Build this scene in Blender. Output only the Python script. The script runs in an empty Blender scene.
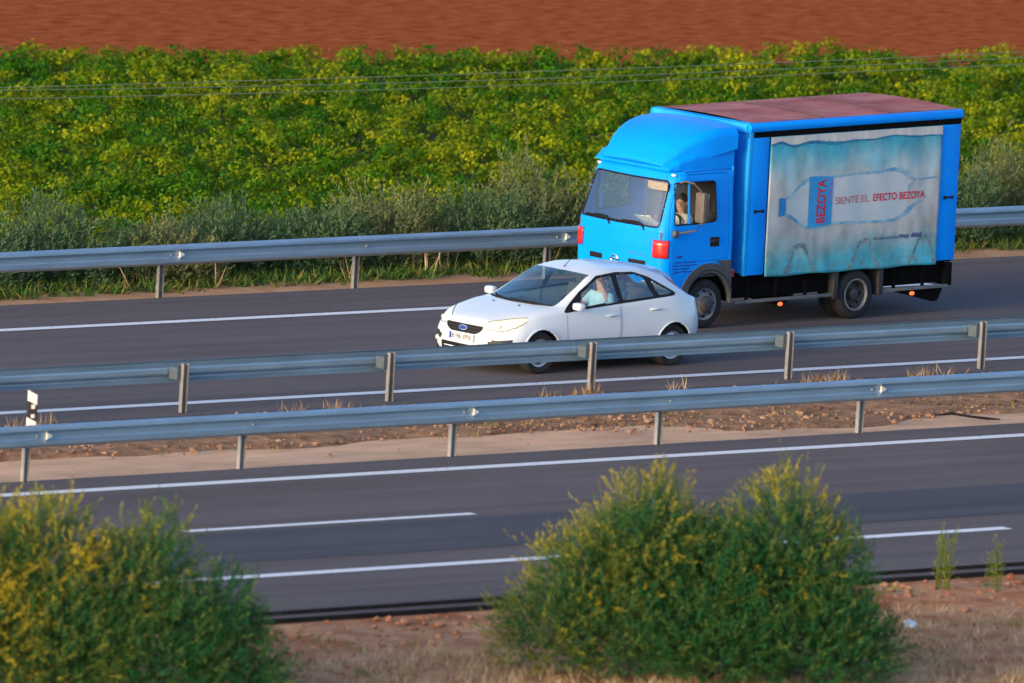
import bpy, bmesh, math, random
import numpy as np
from mathutils import Vector, Matrix
R = math.radians
rng = np.random.default_rng(7)
random.seed(7)
SC = bpy.context.scene
COL = SC.collection

# ---------------------------------------------------------------- camera
cam_d = bpy.data.cameras.new("camera"); cam = bpy.data.objects.new("camera", cam_d); COL.objects.link(cam)
YAW, PITCH, ROLL = 0.70355, 0.130762, 0.058108
CAMP = Vector((-132.7936, -156.7156, 28.7877))
fw = Vector((math.sin(YAW)*math.cos(PITCH), math.cos(YAW)*math.cos(PITCH), -math.sin(PITCH)))
rt = Vector((math.cos(YAW), -math.sin(YAW), 0.0)); up = rt.cross(fw)
cr, sr = math.cos(ROLL), math.sin(ROLL)
cx_ax = rt*cr + up*sr
cy_ax = up*cr - rt*sr
rot = Matrix((cx_ax, cy_ax, -fw)).transposed()
cam.matrix_world = Matrix.Translation(CAMP) @ rot.to_4x4()
cam_d.sensor_width = 36.0; cam_d.lens = 14834.486/1024*36.0
cam_d.clip_start = 1.0; cam_d.clip_end = 5000.0
cam_d.dof.use_dof = True; cam_d.dof.focus_distance = 224.0; cam_d.dof.aperture_fstop = 2.0
SC.camera = cam

# ---------------------------------------------------------------- light
SUN_EL, SUN_AZ = 9.0, 261.0      # azimuth clockwise from +Y: the sun stands low on the left, along the road
world = bpy.data.worlds.new("World"); SC.world = world; world.use_nodes = True
wn = world.node_tree.nodes; wl = world.node_tree.links
bg = wn["Background"]; sky = wn.new("ShaderNodeTexSky"); sky.sky_type = 'NISHITA'
sky.sun_disc = False; sky.sun_elevation = R(SUN_EL); sky.sun_rotation = R(SUN_AZ)
sky.air_density = 0.7; sky.dust_density = 3.0; sky.ozone_density = 2.2
wl.new(sky.outputs[0], bg.inputs[0]); bg.inputs[1].default_value = 0.15
sd = bpy.data.lights.new("sun", 'SUN'); sun = bpy.data.objects.new("sun", sd); COL.objects.link(sun)
sd.energy = 0.7; sd.angle = R(8); sd.color = (1.0, 0.62, 0.30)
sdir = Vector((math.sin(R(SUN_AZ))*math.cos(R(SUN_EL)), math.cos(R(SUN_AZ))*math.cos(R(SUN_EL)), math.sin(R(SUN_EL))))
sun.rotation_euler = sdir.to_track_quat('Z', 'Y').to_euler()
SC.view_settings.view_transform = 'Standard'; SC.view_settings.look = 'None'
SC.view_settings.exposure = 1.7; SC.view_settings.gamma = 1.0; SC.view_settings.use_curve_mapping = False

# ---------------------------------------------------------------- materials
def mat(name, col, rough=0.6, metal=0.0, var=0.0, scale=8.0, bump=0.0, bscale=None, coat=0.0, stretch=None, col2=None, spec=None, emit=None, estr=0.0, detail=6):
    m = bpy.data.materials.new(name); m.use_nodes = True
    nt = m.node_tree; n = nt.nodes; l = nt.links; b = n["Principled BSDF"]
    b.inputs["Roughness"].default_value = rough; b.inputs["Metallic"].default_value = metal
    b.inputs["Base Color"].default_value = (*col, 1)
    if coat: b.inputs["Coat Weight"].default_value = coat; b.inputs["Coat Roughness"].default_value = 0.06
    if spec is not None: b.inputs["Specular IOR Level"].default_value = spec
    if emit: b.inputs["Emission Color"].default_value = (*emit, 1); b.inputs["Emission Strength"].default_value = estr
    if var or col2 or bump:
        tc = n.new("ShaderNodeTexCoord"); mp = n.new("ShaderNodeMapping"); l.new(tc.outputs["Object"], mp.inputs[0])
        if stretch: mp.inputs["Scale"].default_value = stretch
        nz = n.new("ShaderNodeTexNoise"); nz.inputs["Scale"].default_value = scale; nz.inputs["Detail"].default_value = detail; nz.inputs["Roughness"].default_value = 0.62
        l.new(mp.outputs[0], nz.inputs[0])
        if var or col2:
            rp = n.new("ShaderNodeValToRGB"); e = rp.color_ramp.elements
            c2 = col2 if col2 else tuple(c*(1+var) for c in col); c1 = col if col2 else tuple(c*(1-var) for c in col)
            e[0].position = 0.34; e[1].position = 0.66; e[0].color = (*c1, 1); e[1].color = (*c2, 1)
            l.new(nz.outputs[0], rp.inputs[0]); l.new(rp.outputs[0], b.inputs["Base Color"])
        if bump:
            nb = n.new("ShaderNodeTexNoise"); nb.inputs["Scale"].default_value = bscale or scale*3; nb.inputs["Detail"].default_value = 8
            l.new(mp.outputs[0], nb.inputs[0])
            bp = n.new("ShaderNodeBump"); bp.inputs["Strength"].default_value = bump; bp.inputs["Distance"].default_value = 0.02
            l.new(nb.outputs[0], bp.inputs["Height"]); l.new(bp.outputs[0], b.inputs["Normal"])
    return m

def leaf_mat(name, ca, cb, trans=0.35, rough=0.55):
    m = bpy.data.materials.new(name); m.use_nodes = True
    nt = m.node_tree; n = nt.nodes; l = nt.links; b = n["Principled BSDF"]; out = n["Material Output"]
    at = n.new("ShaderNodeAttribute"); at.attribute_name = "tint"
    rp = n.new("ShaderNodeValToRGB"); e = rp.color_ramp.elements
    e[0].color = (*ca, 1); e[1].color = (*cb, 1); e[0].position = 0.05; e[1].position = 0.95
    l.new(at.outputs["Fac"], rp.inputs[0]); l.new(rp.outputs[0], b.inputs["Base Color"]); b.inputs["Roughness"].default_value = rough
    b.inputs["Specular IOR Level"].default_value = 0.12
    tr = n.new("ShaderNodeBsdfTranslucent"); l.new(rp.outputs[0], tr.inputs[0])
    mx = n.new("ShaderNodeMixShader"); mx.inputs[0].default_value = trans
    l.new(b.outputs[0], mx.inputs[1]); l.new(tr.outputs[0], mx.inputs[2]); l.new(mx.outputs[0], out.inputs[0])
    return m

def glass_mat(name, tint, mixv=0.28, refl=(1, 1, 1)):
    m = bpy.data.materials.new(name); m.use_nodes = True
    nt = m.node_tree; n = nt.nodes; l = nt.links; out = n["Material Output"]; n.remove(n["Principled BSDF"])
    t = n.new("ShaderNodeBsdfTransparent"); t.inputs[0].default_value = (*tint, 1)
    g = n.new("ShaderNodeBsdfGlossy"); g.inputs["Roughness"].default_value = 0.03; g.inputs[0].default_value = (*refl, 1)
    fr = n.new("ShaderNodeFresnel"); ge = n.new("ShaderNodeNewGeometry")          # a single sheet of glass: same reflection from both faces
    io = n.new("ShaderNodeMapRange"); io.inputs[3].default_value = 1.5; io.inputs[4].default_value = 1/1.5; l.new(ge.outputs["Backfacing"], io.inputs[0]); l.new(io.outputs[0], fr.inputs[0])
    mt = n.new("ShaderNodeMath"); mt.operation = 'ADD'; mt.inputs[1].default_value = mixv; l.new(fr.outputs[0], mt.inputs[0])
    mx = n.new("ShaderNodeMixShader"); l.new(mt.outputs[0], mx.inputs[0]); l.new(t.outputs[0], mx.inputs[1]); l.new(g.outputs[0], mx.inputs[2])
    l.new(mx.outputs[0], out.inputs[0]); return m

def road_mat(name, col):
    """aggregate grain, streaks drawn out along the lanes and a few darker oil drips"""
    m = mat(name, col, 0.92, spec=0.12, bump=0.3, bscale=60); nt = m.node_tree; n = nt.nodes; l = nt.links; b = n["Principled BSDF"]
    tc = n["Texture Coordinate"]; acc = None
    for scl, stretch, lo, hi, det in ((34, (1, 1, 1), 0.80, 1.20, 2), (1.1, (0.05, 2.2, 1), 0.84, 1.14, 4), (0.35, (0.6, 1, 1), 0.90, 1.08, 5)):
        mp = n.new("ShaderNodeMapping"); mp.inputs["Scale"].default_value = stretch; l.new(tc.outputs["Object"], mp.inputs[0])
        nz = n.new("ShaderNodeTexNoise"); nz.inputs["Scale"].default_value = scl; nz.inputs["Detail"].default_value = det; l.new(mp.outputs[0], nz.inputs[0])
        mr = n.new("ShaderNodeMapRange"); mr.inputs[1].default_value = 0.3; mr.inputs[2].default_value = 0.7; mr.inputs[3].default_value = lo; mr.inputs[4].default_value = hi; l.new(nz.outputs[0], mr.inputs[0])
        if acc is None: acc = mr.outputs[0]
        else:
            mu = n.new("ShaderNodeMath"); mu.operation = 'MULTIPLY'; l.new(acc, mu.inputs[0]); l.new(mr.outputs[0], mu.inputs[1]); acc = mu.outputs[0]
    vm = n.new("ShaderNodeVectorMath"); vm.operation = 'SCALE'; vm.inputs[0].default_value = col; l.new(acc, vm.inputs["Scale"]); l.new(vm.outputs[0], b.inputs["Base Color"])
    return m
def paint_mat():
    """white road paint, chipped down to the asphalt here and there"""
    m = mat('road paint', (0.10, 0.09, 0.092), 0.7, col2=(0.74, 0.74, 0.74), scale=14, detail=5, spec=0.2)
    e = m.node_tree.nodes["Color Ramp"].color_ramp.elements; e[0].position = 0.30; e[1].position = 0.40; return m
M = {}
M['soil'] = mat('red ploughed soil', (0.23, 0.045, 0.012), 0.95, col2=(0.46, 0.125, 0.045), scale=3.6, stretch=(0.6, 1.5, 1), bump=0.55, bscale=9, detail=10, spec=0.0)
M['asphalt'] = road_mat('asphalt', (0.128, 0.106, 0.104))
M['asphalt_worn'] = road_mat('polished asphalt', (0.080, 0.078, 0.088))
M['tar_shade'] = mat('tar edge', (0.026, 0.023, 0.023), 0.9, var=0.3, scale=4, spec=0.08)  # tar colour, reused as painted shade along the far road's inner edge
M['paint'] = paint_mat()
M['concrete'] = mat('dusty concrete', (0.68, 0.40, 0.24), 0.95, var=0.2, scale=1.2, bump=0.4, bscale=25, stretch=(0.5, 1.5, 1), spec=0.08)
M['median_soil'] = mat('median soil', (0.17, 0.085, 0.045), 0.95, col2=(0.44, 0.24, 0.13), scale=3.2, bump=0.8, bscale=20, spec=0.08)
M['orange_soil'] = mat('sandy orange soil', (0.52, 0.24, 0.10), 0.95, col2=(0.64, 0.36, 0.20), scale=2.0, bump=0.6, bscale=20, spec=0.08)
M['verge_soil'] = mat('reddish verge soil', (0.34, 0.115, 0.05), 0.95, col2=(0.56, 0.30, 0.16), scale=1.7, bump=0.8, bscale=18, spec=0.08)
M['weed_soil'] = mat('weedy soil', (0.05, 0.055, 0.022), 0.95, col2=(0.13, 0.10, 0.045), scale=1.5, bump=0.5, bscale=15, spec=0.08)
M['vine_soil'] = mat('vineyard soil', (0.050, 0.052, 0.014), 0.95, col2=(0.085, 0.075, 0.02), scale=1.5, bump=0.5, bscale=15, spec=0.08)
M['galv'] = mat('weathered galvanised steel', (0.29, 0.41, 0.50), 0.42, 0.55, var=0.12, scale=2.2, stretch=(0.6, 3, 3), bump=0.05, bscale=30)
M['seat_dark'] = mat('dark cab lining', (0.035, 0.04, 0.045), 0.9, var=0.15, scale=8)
M['spacer'] = mat('spacer steel', (0.09, 0.12, 0.14), 0.6, 0.2, var=0.15, scale=6)
M['rim_dark'] = mat('dark grey wheel', (0.06, 0.06, 0.063), 0.7, 0.2, var=0.25, scale=8)  # darker tone for front hubs and deep rear rims
M['headlamp_warm'] = mat('warm headlamp', (0.66, 0.62, 0.50), 0.15, coat=1.0, emit=(1.0, 0.78, 0.36), estr=0.20)  # whole lamp face has a faint warm emission
M['galv_post'] = mat('galvanised post', (0.33, 0.33, 0.32), 0.6, 0.3, var=0.14, scale=6)
M['post_rust'] = mat('dusty galvanised post', (0.22, 0.21, 0.20), 0.7, 0.1, var=0.2, scale=6)
M['white_paint'] = mat('white car paint', (0.63, 0.69, 0.73), 0.30, 0.0, var=0.015, scale=2, coat=0.6)
M['black_trim'] = mat('black trim', (0.008, 0.008, 0.009), 0.6, spec=0.25)
M['dark_plastic'] = mat('dark plastic', (0.022, 0.022, 0.024), 0.6, var=0.15, scale=6)
M['grey_plastic'] = mat('grey plastic', (0.065, 0.068, 0.075), 0.6, var=0.2, scale=6)
M['rubber'] = mat('tyre rubber', (0.016, 0.016, 0.018), 0.85, var=0.2, scale=14, bump=0.2, bscale=60)
M['rim'] = mat('silver wheel', (0.55, 0.56, 0.58), 0.35, 0.8, var=0.1, scale=8)
M['dull_rim'] = mat('dusty grey wheel', (0.22, 0.22, 0.23), 0.6, 0.4, var=0.25, scale=8)
M['chrome'] = mat('chrome', (0.75, 0.76, 0.78), 0.12, 1.0)
M['lamp_glass'] = mat('headlamp reflector', (0.92, 0.88, 0.80), 0.12, 0.55, coat=1.0)
M['red_lens'] = mat('red lens', (0.55, 0.022, 0.018), 0.2, coat=0.8, var=0.15, scale=30)
M['amber_on'] = mat('lit amber lamp', (0.8, 0.15, 0.03), 0.3, emit=(1.0, 0.14, 0.03), estr=0.45)
M['white_lens'] = mat('white lens', (0.66, 0.62, 0.50), 0.2, coat=0.6)
M['seat'] = mat('seat cloth', (0.085, 0.09, 0.10), 0.9, var=0.2, scale=20)
M['car_glass'] = glass_mat('car window glass', (0.90, 0.98, 0.98), 0.13, (0.62, 0.92, 1.0))
M['screen_glass'] = glass_mat('car windscreen glass', (0.80, 0.92, 0.94), 0.10, (0.7, 0.95, 1.0))
M['truck_glass'] = glass_mat('truck windscreen glass', (0.66, 0.76, 0.78), 0.11)
M['truck_side_glass'] = glass_mat('truck side glass', (0.86, 0.88, 0.86), 0.0)
M['blue'] = mat('sky blue lorry paint', (0.0, 0.275, 0.96), 0.42, var=0.07, scale=1.4, coat=0.05, spec=0.12)
M['blue_faded'] = mat('faded blue panel', (0.002, 0.24, 0.80), 0.5, col2=(0.02, 0.35, 0.76), spec=0.15, scale=1.6, stretch=(1, 1, 0.3))
M['blue_mark'] = mat('dark blue lettering', (0.006, 0.05, 0.30), 0.5)
M['maroon'] = mat('faded maroon tarpaulin', (0.30, 0.080, 0.075), 0.75, col2=(0.48, 0.20, 0.18), scale=1.5, bump=0.25, bscale=4, stretch=(0.6, 1.6, 1), spec=0.08)
M['seam'] = mat('tarpaulin seam', (0.055, 0.035, 0.04), 0.8, var=0.2)
M['chassis'] = mat('black chassis', (0.004, 0.004, 0.0045), 0.9, spec=0.1, var=0.2, scale=6)
M['guard_bar'] = mat('grey guard bar', (0.17, 0.17, 0.17), 0.6, 0.3, var=0.2, scale=5)
M['visor'] = mat('beige visor', (0.30, 0.26, 0.21), 0.8, var=0.1)
M['dark_glass'] = glass_mat('tinted rear glass', (0.38, 0.46, 0.48), 0.10, (0.7, 0.95, 1.0))
M['mirror_shell'] = mat('dusty mirror shell', (0.10, 0.082, 0.07), 0.6, var=0.15, scale=10)
M['paper'] = mat('white paper', (0.78, 0.80, 0.82), 0.8, var=0.03)
M['red_text'] = mat('red print', (0.58, 0.012, 0.03), 0.6, var=0.12, scale=9)
M['red_text_thin'] = mat('faded red print', (0.50, 0.12, 0.16), 0.6, var=0.15, scale=9)
M['navy_text'] = mat('navy print', (0.03, 0.05, 0.22), 0.6, var=0.2, scale=9)
M['bottle_line'] = mat('bottle outline print', (0.05, 0.28, 0.48), 0.6, col2=(0.33, 0.50, 0.58), scale=3.5)
M['bottle_fill'] = mat('pale bottle print', (0.50, 0.58, 0.62), 0.6, col2=(0.40, 0.50, 0.55), scale=2.2)
M['label_blue'] = mat('bottle label print', (0.012, 0.22, 0.60), 0.6, col2=(0.04, 0.36, 0.66), scale=1.4)
M['label_strip'] = mat('bottle label strip', (0.14, 0.20, 0.55), 0.6, var=0.2)
M['cap_blue'] = mat('bottle cap print', (0.012, 0.20, 0.52), 0.6, var=0.15)
M['water_line'] = mat('waterline print', (0.012, 0.13, 0.28), 0.6, col2=(0.02, 0.24, 0.42), scale=2)
M['skin'] = mat('skin', (0.62, 0.33, 0.21), 0.55, var=0.05, scale=10)
M['hair'] = mat('dark hair', (0.02, 0.012, 0.009), 0.6, var=0.2, scale=40)
M['hair_fair'] = mat('brown hair', (0.10, 0.05, 0.025), 0.6, var=0.2, scale=40)
M['shirt_white'] = mat('cream shirt', (0.66, 0.62, 0.52), 0.85, var=0.05, scale=10)
M['shirt_blue'] = mat('pale blue shirt', (0.42, 0.64, 0.70), 0.85, var=0.05, scale=10)
M['jeans'] = mat('dark trousers', (0.03, 0.04, 0.07), 0.9, var=0.1)
M['eye'] = mat('eye', (0.02, 0.015, 0.012), 0.3)
M['delin_white'] = mat('delineator white', (0.80, 0.76, 0.70), 0.5, var=0.05, scale=10)
M['delin_black'] = mat('delineator black', (0.03, 0.022, 0.02), 0.5, var=0.1)
M['reflector'] = mat('white reflector', (0.75, 0.73, 0.62), 0.25, coat=0.5)
M['bark'] = mat('grey brown bark', (0.10, 0.075, 0.05), 0.9, var=0.25, scale=12, bump=0.5, bscale=30, spec=0.08)
M['stone'] = mat('field stone', (0.12, 0.068, 0.042), 0.9, col2=(0.42, 0.25, 0.155), scale=0.9, detail=2, spec=0.08)
M['red_stone'] = mat('red field stone', (0.24, 0.08, 0.04), 0.9, col2=(0.46, 0.24, 0.14), scale=0.9, detail=2, spec=0.08)
M['litter'] = mat('white plastic litter', (0.70, 0.76, 0.80), 0.4, var=0.1)
M['plate'] = mat('number plate', (0.74, 0.72, 0.68), 0.4, var=0.03)
M['plate_blue'] = mat('plate band', (0.01, 0.04, 0.35), 0.4)
M['ink'] = mat('plate lettering', (0.015, 0.015, 0.018), 0.5)
M['cable'] = mat('overhead cable', (0.16, 0.20, 0.09), 0.6, var=0.1)
M['leaf_shrub'] = leaf_mat('shrub leaves', (0.014, 0.108, 0.036), (0.46, 0.36, 0.025), 0.28)
M['leaf_vine'] = leaf_mat('vine leaves', (0.038, 0.150, 0.003), (0.37, 0.37, 0.006), 0.40)
M['leaf_olive'] = leaf_mat('grey green leaves', (0.062, 0.135, 0.060), (0.21, 0.20, 0.075), 0.25)
M['leaf_weed'] = leaf_mat('weed leaves', (0.065, 0.17, 0.028), (0.36, 0.28, 0.07), 0.30)
M['leaf_dry'] = leaf_mat('dry grass', (0.27, 0.145, 0.06), (0.66, 0.50, 0.29), 0.30)
M['leaf_fresh'] = leaf_mat('fresh stems', (0.12, 0.20, 0.02), (0.38, 0.34, 0.04), 0.40)

# curtain artwork: teal water at top and bottom on a pale grey sheet, with dirt
def curtain_material():
    m = bpy.data.materials.new('printed curtain'); m.use_nodes = True
    nt = m.node_tree; n = nt.nodes; l = nt.links; b = n["Principled BSDF"]; b.inputs["Roughness"].default_value = 0.7
    tc = n.new("ShaderNodeTexCoord"); sx = n.new("ShaderNodeSeparateXYZ"); l.new(tc.outputs["Object"], sx.inputs[0])
    nz = n.new("ShaderNodeTexNoise"); nz.inputs["Scale"].default_value = 2.3; nz.inputs["Detail"].default_value = 8; nz.inputs["Roughness"].default_value = 0.65; l.new(tc.outputs["Object"], nz.inputs[0])
    ma = n.new("ShaderNodeMath"); ma.operation = 'MULTIPLY_ADD'; ma.inputs[1].default_value = 0.75; l.new(nz.outputs[0], ma.inputs[0]); l.new(sx.outputs[2], ma.inputs[2])
    mr = n.new("ShaderNodeMapRange"); mr.inputs[1].default_value = 0.69+0.375; mr.inputs[2].default_value = 2.83+0.375; l.new(ma.outputs[0], mr.inputs[0])
    rp = n.new("ShaderNodeValToRGB"); cr_ = rp.color_ramp
    stops = [(0.0, (0.05, 0.44, 0.58)), (0.10, (0.08, 0.46, 0.58)), (0.19, (0.26, 0.45, 0.50)), (0.30, (0.46, 0.50, 0.50)), (0.55, (0.55, 0.60, 0.62)), (0.68, (0.45, 0.58, 0.63)), (0.80, (0.22, 0.52, 0.63)), (0.92, (0.05, 0.42, 0.58)), (1.0, (0.03, 0.36, 0.52))]
    e = cr_.elements
    e[0].position, e[0].color = stops[0][0], (*stops[0][1], 1); e[1].position, e[1].color = stops[-1][0], (*stops[-1][1], 1)
    for p, c in stops[1:-1]:
        q = e.new(p); q.color = (*c, 1)
    l.new(mr.outputs[0], rp.inputs[0])
    # dirt: streaks running down the sheet
    mp = n.new("ShaderNodeMapping"); mp.inputs["Scale"].default_value = (2.2, 2.2, 1.1); l.new(tc.outputs["Object"], mp.inputs[0])
    n2 = n.new("ShaderNodeTexNoise"); n2.inputs["Scale"].default_value = 1.6; n2.inputs["Detail"].default_value = 8; l.new(mp.outputs[0], n2.inputs[0])
    r2 = n.new("ShaderNodeValToRGB"); r2.color_ramp.elements[0].position = 0.32; r2.color_ramp.elements[1].position = 0.72
    r2.color_ramp.elements[0].color = (1.08, 1.08, 1.08, 1); r2.color_ramp.elements[1].color = (0.66, 0.62, 0.58, 1); l.new(n2.outputs[0], r2.inputs[0])
    n3 = n.new("ShaderNodeTexNoise"); n3.inputs["Scale"].default_value = 5.5; n3.inputs["Detail"].default_value = 9; n3.inputs["Roughness"].default_value = 0.75; l.new(tc.outputs["Object"], n3.inputs[0])
    lo = n.new("ShaderNodeMapRange"); lo.inputs[1].default_value = 1.55; lo.inputs[2].default_value = 0.75; lo.inputs[3].default_value = 0.10; lo.inputs[4].default_value = 1.0; l.new(sx.outputs[2], lo.inputs[0])
    gr = n.new("ShaderNodeMapRange"); gr.inputs[1].default_value = 0.48; gr.inputs[2].default_value = 0.68; l.new(n3.outputs[0], gr.inputs[0])
    gm = n.new("ShaderNodeMath"); gm.operation = 'MULTIPLY'; l.new(lo.outputs[0], gm.inputs[0]); l.new(gr.outputs[0], gm.inputs[1])
    g2 = n.new("ShaderNodeMath"); g2.operation = 'MULTIPLY'; g2.inputs[1].default_value = 0.75; l.new(gm.outputs[0], g2.inputs[0])
    dm = n.new("ShaderNodeMix"); dm.data_type = 'RGBA'; dm.inputs[7].default_value = (0.16, 0.17, 0.165, 1); l.new(g2.outputs[0], dm.inputs[0]); l.new(rp.outputs[0], dm.inputs[6])
    mx = n.new("ShaderNodeMix"); mx.data_type = 'RGBA'; mx.blend_type = 'MULTIPLY'; mx.inputs[0].default_value = 1.0
    l.new(dm.outputs[2], mx.inputs[6]); l.new(r2.outputs[0], mx.inputs[7]); l.new(mx.outputs[2], b.inputs["Base Color"])
    return m
M['curtain'] = curtain_material()
M['curtain_top'] = mat('pale curtain top', (0.46, 0.48, 0.47), 0.7, col2=(0.60, 0.61, 0.60), scale=2.5, stretch=(4, 4, 0.6), spec=0.08)
def stain_material():
    m = mat('dirt stain', (0.10, 0.13, 0.13), 0.9, col2=(0.22, 0.36, 0.40), scale=11)
    return m
M['stain'] = stain_material()

# ---------------------------------------------------------------- mesh helpers
def obj(name, me, parent=None, mats=()):
    o = bpy.data.objects.new(name, me); COL.objects.link(o)
    for m in mats:
        if m and m.name not in [x.name for x in me.materials if x]: me.materials.append(m)
    if parent: o.parent = parent
    return o
def tag(o, label=None, cat=None, group=None, kind=None):
    if label: o['label'] = label
    if cat: o['category'] = cat
    if group: o['group'] = group
    if kind: o['kind'] = kind
    return o
def empty(name, loc, rz, label, cat, group=None):
    o = bpy.data.objects.new(name, None); COL.objects.link(o); o.location = loc; o.rotation_euler = (0, 0, rz); o.empty_display_size = 0.3
    return tag(o, label, cat, group)

class MB:
    def __init__(s): s.v = []; s.f = []
    def add(s, vs, fs):
        k = len(s.v); s.v += [tuple(map(float, v)) for v in vs]; s.f += [tuple(i+k for i in f) for f in fs]; return s
    def box(s, c, d, rz=0.0, bev=0.0):
        x, y, z = (q/2 for q in d)
        if bev <= 0:
            vs = [(sx*x, sy*y, sz*z) for sx in (-1, 1) for sy in (-1, 1) for sz in (-1, 1)]
            fs = [(0,1,3,2),(4,6,7,5),(0,4,5,1),(2,3,7,6),(0,2,6,4),(1,5,7,3)]
        else:
            bm = bmesh.new(); bmesh.ops.create_cube(bm, size=1.0)
            for v in bm.verts: v.co = Vector((v.co.x*d[0], v.co.y*d[1], v.co.z*d[2]))
            bmesh.ops.bevel(bm, geom=bm.edges[:], offset=min(bev, min(d)*0.45), segments=2, affect='EDGES', profile=0.6)
            bm.verts.index_update(); vs = [v.co[:] for v in bm.verts]; fs = [[v.index for v in f.verts] for f in bm.faces]; bm.free()
        c_, s_ = math.cos(rz), math.sin(rz)
        vs = [(c[0]+a*c_-b*s_, c[1]+a*s_+b*c_, c[2]+q) for a, b, q in vs]
        return s.add(vs, fs)
    def prism(s, poly, axis, a0, a1):
        """closed polygon (p,q) extruded along axis 'x','y','z' from a0 to a1"""
        def P(p, q, a): return {'x': (a, p, q), 'y': (p, a, q), 'z': (p, q, a)}[axis]
        n = len(poly); vs = [P(p, q, a0) for p, q in poly]+[P(p, q, a1) for p, q in poly]
        fs = [(i, (i+1) % n, n+(i+1) % n, n+i) for i in range(n)]+[tuple(range(n))[::-1], tuple(range(n, 2*n))]
        return s.add(vs, fs)
    def tube(s, pts, r, n=8, cap=True):
        pts = [Vector(p) for p in pts]; rs = r if isinstance(r, (list, tuple)) else [r]*len(pts)
        vs = []; up_ = Vector((0, 0, 1))
        for i, p in enumerate(pts):
            t = (pts[min(i+1, len(pts)-1)]-pts[max(i-1, 0)]).normalized()
            a = t.cross(up_ if abs(t.z) < 0.95 else Vector((1, 0, 0))).normalized(); b = t.cross(a)
            for k in range(n):
                w = 2*math.pi*k/n; vs.append(p+(a*math.cos(w)+b*math.sin(w))*rs[i])
        fs = [(i*n+k, i*n+(k+1) % n, (i+1)*n+(k+1) % n, (i+1)*n+k) for i in range(len(pts)-1) for k in range(n)]
        if cap: fs += [tuple(range(n))[::-1], tuple(range((len(pts)-1)*n, len(pts)*n))]
        return s.add(vs, fs)
    def lathe_y(s, prof, c, n=40, flip=False):
        """profile of (radius, y) turned about the y axis through c"""
        vs = []
        for r, y in prof:
            for k in range(n):
                w = 2*math.pi*k/n; vs.append((c[0]+r*math.cos(w), c[1]+y, c[2]+r*math.sin(w)))
        fs = [(i*n+k, i*n+(k+1) % n, (i+1)*n+(k+1) % n, (i+1)*n+k) for i in range(len(prof)-1) for k in range(n)]
        return s.add(vs, fs)
    def ball(s, c, r, nu=14, nv=9):
        rx, ry, rz = r if isinstance(r, (tuple, list)) else (r, r, r)
        vs = []; fs = []
        for j in range(nv+1):
            th = math.pi*j/nv
            for i in range(nu):
                ph = 2*math.pi*i/nu; vs.append((c[0]+rx*math.sin(th)*math.cos(ph), c[1]+ry*math.sin(th)*math.sin(ph), c[2]+rz*math.cos(th)))
        for j in range(nv):
            for i in range(nu): fs.append((j*nu+i, (j+1)*nu+i, (j+1)*nu+(i+1) % nu, j*nu+(i+1) % nu))
        return s.add(vs, fs)
    def build(s, name, m, parent=None, smooth=True, bevel=0.0, angle=40, merge=False):
        me = bpy.data.meshes.new(name); me.from_pydata(s.v, [], s.f); me.validate()
        bm = bmesh.new(); bm.from_mesh(me)
        bmesh.ops.remove_doubles(bm, verts=bm.verts, dist=2e-4 if merge else 1e-6)
        bmesh.ops.recalc_face_normals(bm, faces=bm.faces); bm.to_mesh(me); bm.free()
        if smooth:
            me.polygons.foreach_set('use_smooth', [True]*len(me.polygons))
            try: me.set_sharp_from_angle(angle=R(angle))
            except Exception: pass
        me.update()
        o = obj(name, me, parent, [m])
        if bevel:
            b = o.modifiers.new('bevel', 'BEVEL'); b.width = bevel; b.segments = 2; b.limit_method = 'ANGLE'; b.angle_limit = R(40)
        return o

def quads(name, Q, tint, m, parent=None, smooth=False):
    """Q: (N,4,3) leaf faces, tint: (N,) natural colour variation, in shrub crowns with sunlight painted in"""
    n = len(Q); me = bpy.data.meshes.new(name)
    me.vertices.add(4*n); me.vertices.foreach_set('co', np.ascontiguousarray(Q.reshape(-1), dtype=np.float32))
    me.loops.add(4*n); me.loops.foreach_set('vertex_index', np.arange(4*n, dtype=np.int32))
    me.polygons.add(n); me.polygons.foreach_set('loop_start', np.arange(0, 4*n, 4, dtype=np.int32)); me.polygons.foreach_set('loop_total', np.full(n, 4, dtype=np.int32))
    at = me.attributes.new('tint', 'FLOAT', 'FACE'); at.data.foreach_set('value', np.asarray(tint, dtype=np.float32))
    me.update(calc_edges=True); me.validate()
    return obj(name, me, parent, [m])

def leaf_quads(P, D, N, L, W):
    """leaf faces from base P along unit D, with face-plane hint N, length L, width W"""
    S = np.cross(D, N); S /= np.linalg.norm(S, axis=1, keepdims=True)+1e-9
    L = np.asarray(L)[:, None]; W = np.asarray(W)[:, None]
    a = P; b = P+D*L*0.45+S*W*0.5; c = P+D*L; d = P+D*L*0.45-S*W*0.5
    return np.stack([a, b, c, d], 1)
def unit(a): return a/(np.linalg.norm(a, axis=1, keepdims=True)+1e-9)
def rnd_dirs(n): return unit(rng.normal(size=(n, 3)))

def pchip(x, y, xs):
    x = np.asarray(x, float); y = np.asarray(y, float); h = np.diff(x); d = np.diff(y)/h; m = np.zeros_like(y)
    for i in range(1, len(x)-1):
        if d[i-1]*d[i] > 0:
            w1 = 2*h[i]+h[i-1]; w2 = h[i]+2*h[i-1]; m[i] = (w1+w2)/(w1/d[i-1]+w2/d[i])
    m[0] = d[0]; m[-1] = d[-1]
    i = np.clip(np.searchsorted(x, xs)-1, 0, len(x)-2); t = (xs-x[i])/h[i]
    return (1+2*t)*(1-t)**2*y[i]+t*(1-t)**2*h[i]*m[i]+t*t*(3-2*t)*y[i+1]+t*t*(t-1)*h[i]*m[i+1]

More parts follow.
